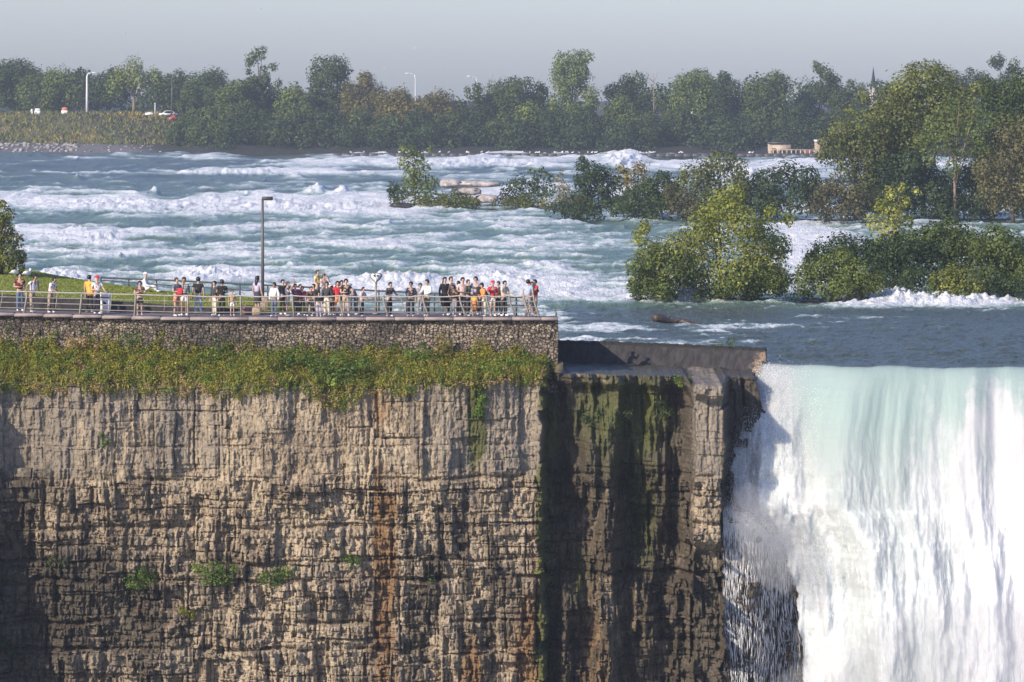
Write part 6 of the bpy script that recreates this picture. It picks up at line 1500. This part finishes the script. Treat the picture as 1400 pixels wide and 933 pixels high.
def flying(px, py, Y, span, rz, label, flap=.25):
    o = empty('flying_gull', (PX(px, Y), Y, PZ(py, Y)), label, 'gull', 'gulls in flight', rz)
    g = G(); g.ball((0, 0, 0), (.24 * span, .07 * span, .07 * span), 10, 7); g.ball((.23 * span, 0, .02 * span), (.06 * span, .05 * span, .05 * span), 8, 6); g.tube([(-.18 * span, 0, 0), (-.32 * span, 0, 0)], [.05 * span, .02 * span], 6, flat=.4)
    g.obj('body', M['gull'], o, smooth=True)
    for s in (-1, 1):
        g = G(); t = np.linspace(0, 1, 6)
        g.tube(np.stack([-.10 * span * t ** 2, s * .5 * span * t, span * flap * np.sin(t * 2.2)], 1), span * (.10 - .085 * t), 6, flat=.16)
        g.obj('wing', M['gull_grey'] if s > 0 else M['gull'], o, smooth=True)
flying(170, 46, 420, .62, .6, 'white gull flying highest at upper left over the drooping tree')
flying(357, 12, 460, .5, 1.0, 'tiny gull near the top edge left of centre')
flying(568, 66, 430, .6, .4, 'gull flying above the distant lamp')
flying(525, 94, 470, .4, 2.0, 'small gull left of the distant lamp')
flying(913, 3, 430, .5, .2, 'gull at the very top edge right of centre')
flying(946, 155, 520, .75, .5, 'white gull passing in front of the dark far trees', .35)
flying(189, 121, 560, .7, .8, 'white gull in front of the drooping tree trunk', .3)
flying(366, 121, 600, .5, .3, 'white gull in front of the tall open topped tree', .3)
for p, lab in ((20, 'white and black gull standing on the lawn at the left edge'), (37, 'smaller pale gull standing on the lawn beside the bush')):
    y = 216.; z = float(lawn_z(np.array([float(p)]), np.array([y]))[0]); o = link('gull', bpy.data.meshes['gull'], None, (PX(p, y), y, z + .02), 1.0); tag(o, lab, 'gull')

# ================================================================== AIR, LIGHT, CAMERA
# gorge floor water far below
m, nt, b = new_mat('gorge_water'); nt.links.new(mixc(nt, noise(nt, coords(nt), .15, 5), (0.05, 0.11, 0.10), (0.30, 0.36, 0.35)), b.inputs['Base Color']); b.inputs['Roughness'].default_value = .4
g = G(); g.add([(-500, -60, -50), (500, -60, -50), (500, 300, -50), (-500, 300, -50)], [(0, 1, 2, 3)])
tag(g.obj('gorge_water', m), kind='structure', label='dark green water at the foot of the gorge', cat='water')
HAZE = True
m = bpy.data.materials.new('falls_mist'); m.use_nodes = True; nt = m.node_tree
for n in list(nt.nodes):
    if n.type != 'OUTPUT_MATERIAL': nt.nodes.remove(n)
pv = node(nt, 'ShaderNodeVolumePrincipled', {'Color': (0.97, 0.97, 0.98, 1), 'Density': 0.16, 'Anisotropy': 0.2})
nt.links.new(pv.outputs[0], nt.nodes['Material Output'].inputs['Volume'])
g = G(); r = np.random.default_rng(404)
g.ball((0, 0, 0), (1, 1, 1), 48, 30)
v = np.concatenate(g.v); L = 1 + .16 * fbm(v[:, 0] * 2.2 + 5, v[:, 2] * 2.2 + v[:, 1] * 1.7, 4, 12)
v = v * L[:, None] * np.array((11.0, 2.2, 7.5)) + np.array((PX(1330, 195), 195.2, -17.5))
v[:, 0] += .25 * (v[:, 2] + 17.5)
me = mesh_np('mist', v, g.q, m, True); tag(link('mist', me), 'pale drifting mist in front of the lower waterfall', 'mist', kind='stuff')
m2 = m.copy(); m2.name = 'side_fall_mist'; [n for n in m2.node_tree.nodes if n.type == 'PRINCIPLED_VOLUME'][0].inputs['Density'].default_value = .30
g = G(); g.ball((0, 0, 0), (1, 1, 1), 40, 26); v = np.concatenate(g.v); L = 1 + .22 * fbm(v[:, 0] * 2.6 + 9, v[:, 2] * 2.2 + v[:, 1] * 1.7, 4, 15)
v = v * L[:, None] * np.array((1.5, 1.0, 2.6)) + np.array((PX(1048, 196.6), 196.4, PZ(735, 196.6)))
v[:, 0] -= .28 * (v[:, 2] - PZ(735, 196.6))
tag(link('mist', mesh_np('mist', v, g.q, m2, True)), 'soft spray cloud where the side fall strikes the dark shelf', 'mist', kind='stuff')
if HAZE:
    g = G(); g.box((0, 800, -5), (2400, 2000, 92)); hz = g.obj('haze', None); hz.data.materials.clear()
    m = bpy.data.materials.new('river_haze'); m.use_nodes = True; nt = m.node_tree
    for n in list(nt.nodes):
        if n.type != 'OUTPUT_MATERIAL': nt.nodes.remove(n)
    pv = node(nt, 'ShaderNodeVolumePrincipled', {'Color': (0.74, 0.84, 1.0, 1), 'Density': 0.00014, 'Anisotropy': 0.0})
    nt.links.new(pv.outputs[0], nt.nodes['Material Output'].inputs['Volume'])
    hz.data.materials.append(m); tag(hz, 'thin bluish haze over the river', 'haze', kind='stuff')
w = bpy.data.worlds.new('World'); sc.world = w; w.use_nodes = True; nt = w.node_tree
sky = nt.nodes.new('ShaderNodeTexSky'); sky.sky_type = 'NISHITA'; sky.sun_disc = False
sky.sun_elevation = SUN_EL; sky.sun_rotation = math.atan2(sun_dir.x, sun_dir.y)
sky.air_density = 1.0; sky.dust_density = 1.0; sky.ozone_density = 2.2
bg = nt.nodes['Background']; nt.links.new(mixc(nt, 1.0, sky.outputs[0], (0.875, 0.912, 1.22), 'MULTIPLY'), bg.inputs[0]); bg.inputs[1].default_value = 0.128
sl = bpy.data.lights.new('Sun', 'SUN'); sl.energy = 4.3; sl.angle = R(.5); sl.color = (1.0, .87, .70)
so = bpy.data.objects.new('Sun', sl); COL.objects.link(so); so.rotation_euler = (-sun_dir).to_track_quat('-Z', 'Y').to_euler()
cam = bpy.data.cameras.new('Camera'); co = bpy.data.objects.new('Camera', cam); COL.objects.link(co)
co.location = (0, 0, CH); co.rotation_euler = (R(90), 0, 0)
cam.sensor_width = 36; cam.lens = F / 1400 * 36; cam.shift_y = -(466.5 - YH) / 1400; cam.clip_start = 1; cam.clip_end = 8000
sc.camera = co
sc.view_settings.view_transform = 'Standard'; sc.view_settings.look = 'None'; sc.view_settings.exposure = 0.32; sc.view_settings.gamma = 1
sc.render.engine = 'CYCLES'; sc.cycles.use_denoising = True; sc.cycles.volume_bounces = 1; sc.cycles.max_bounces = 6
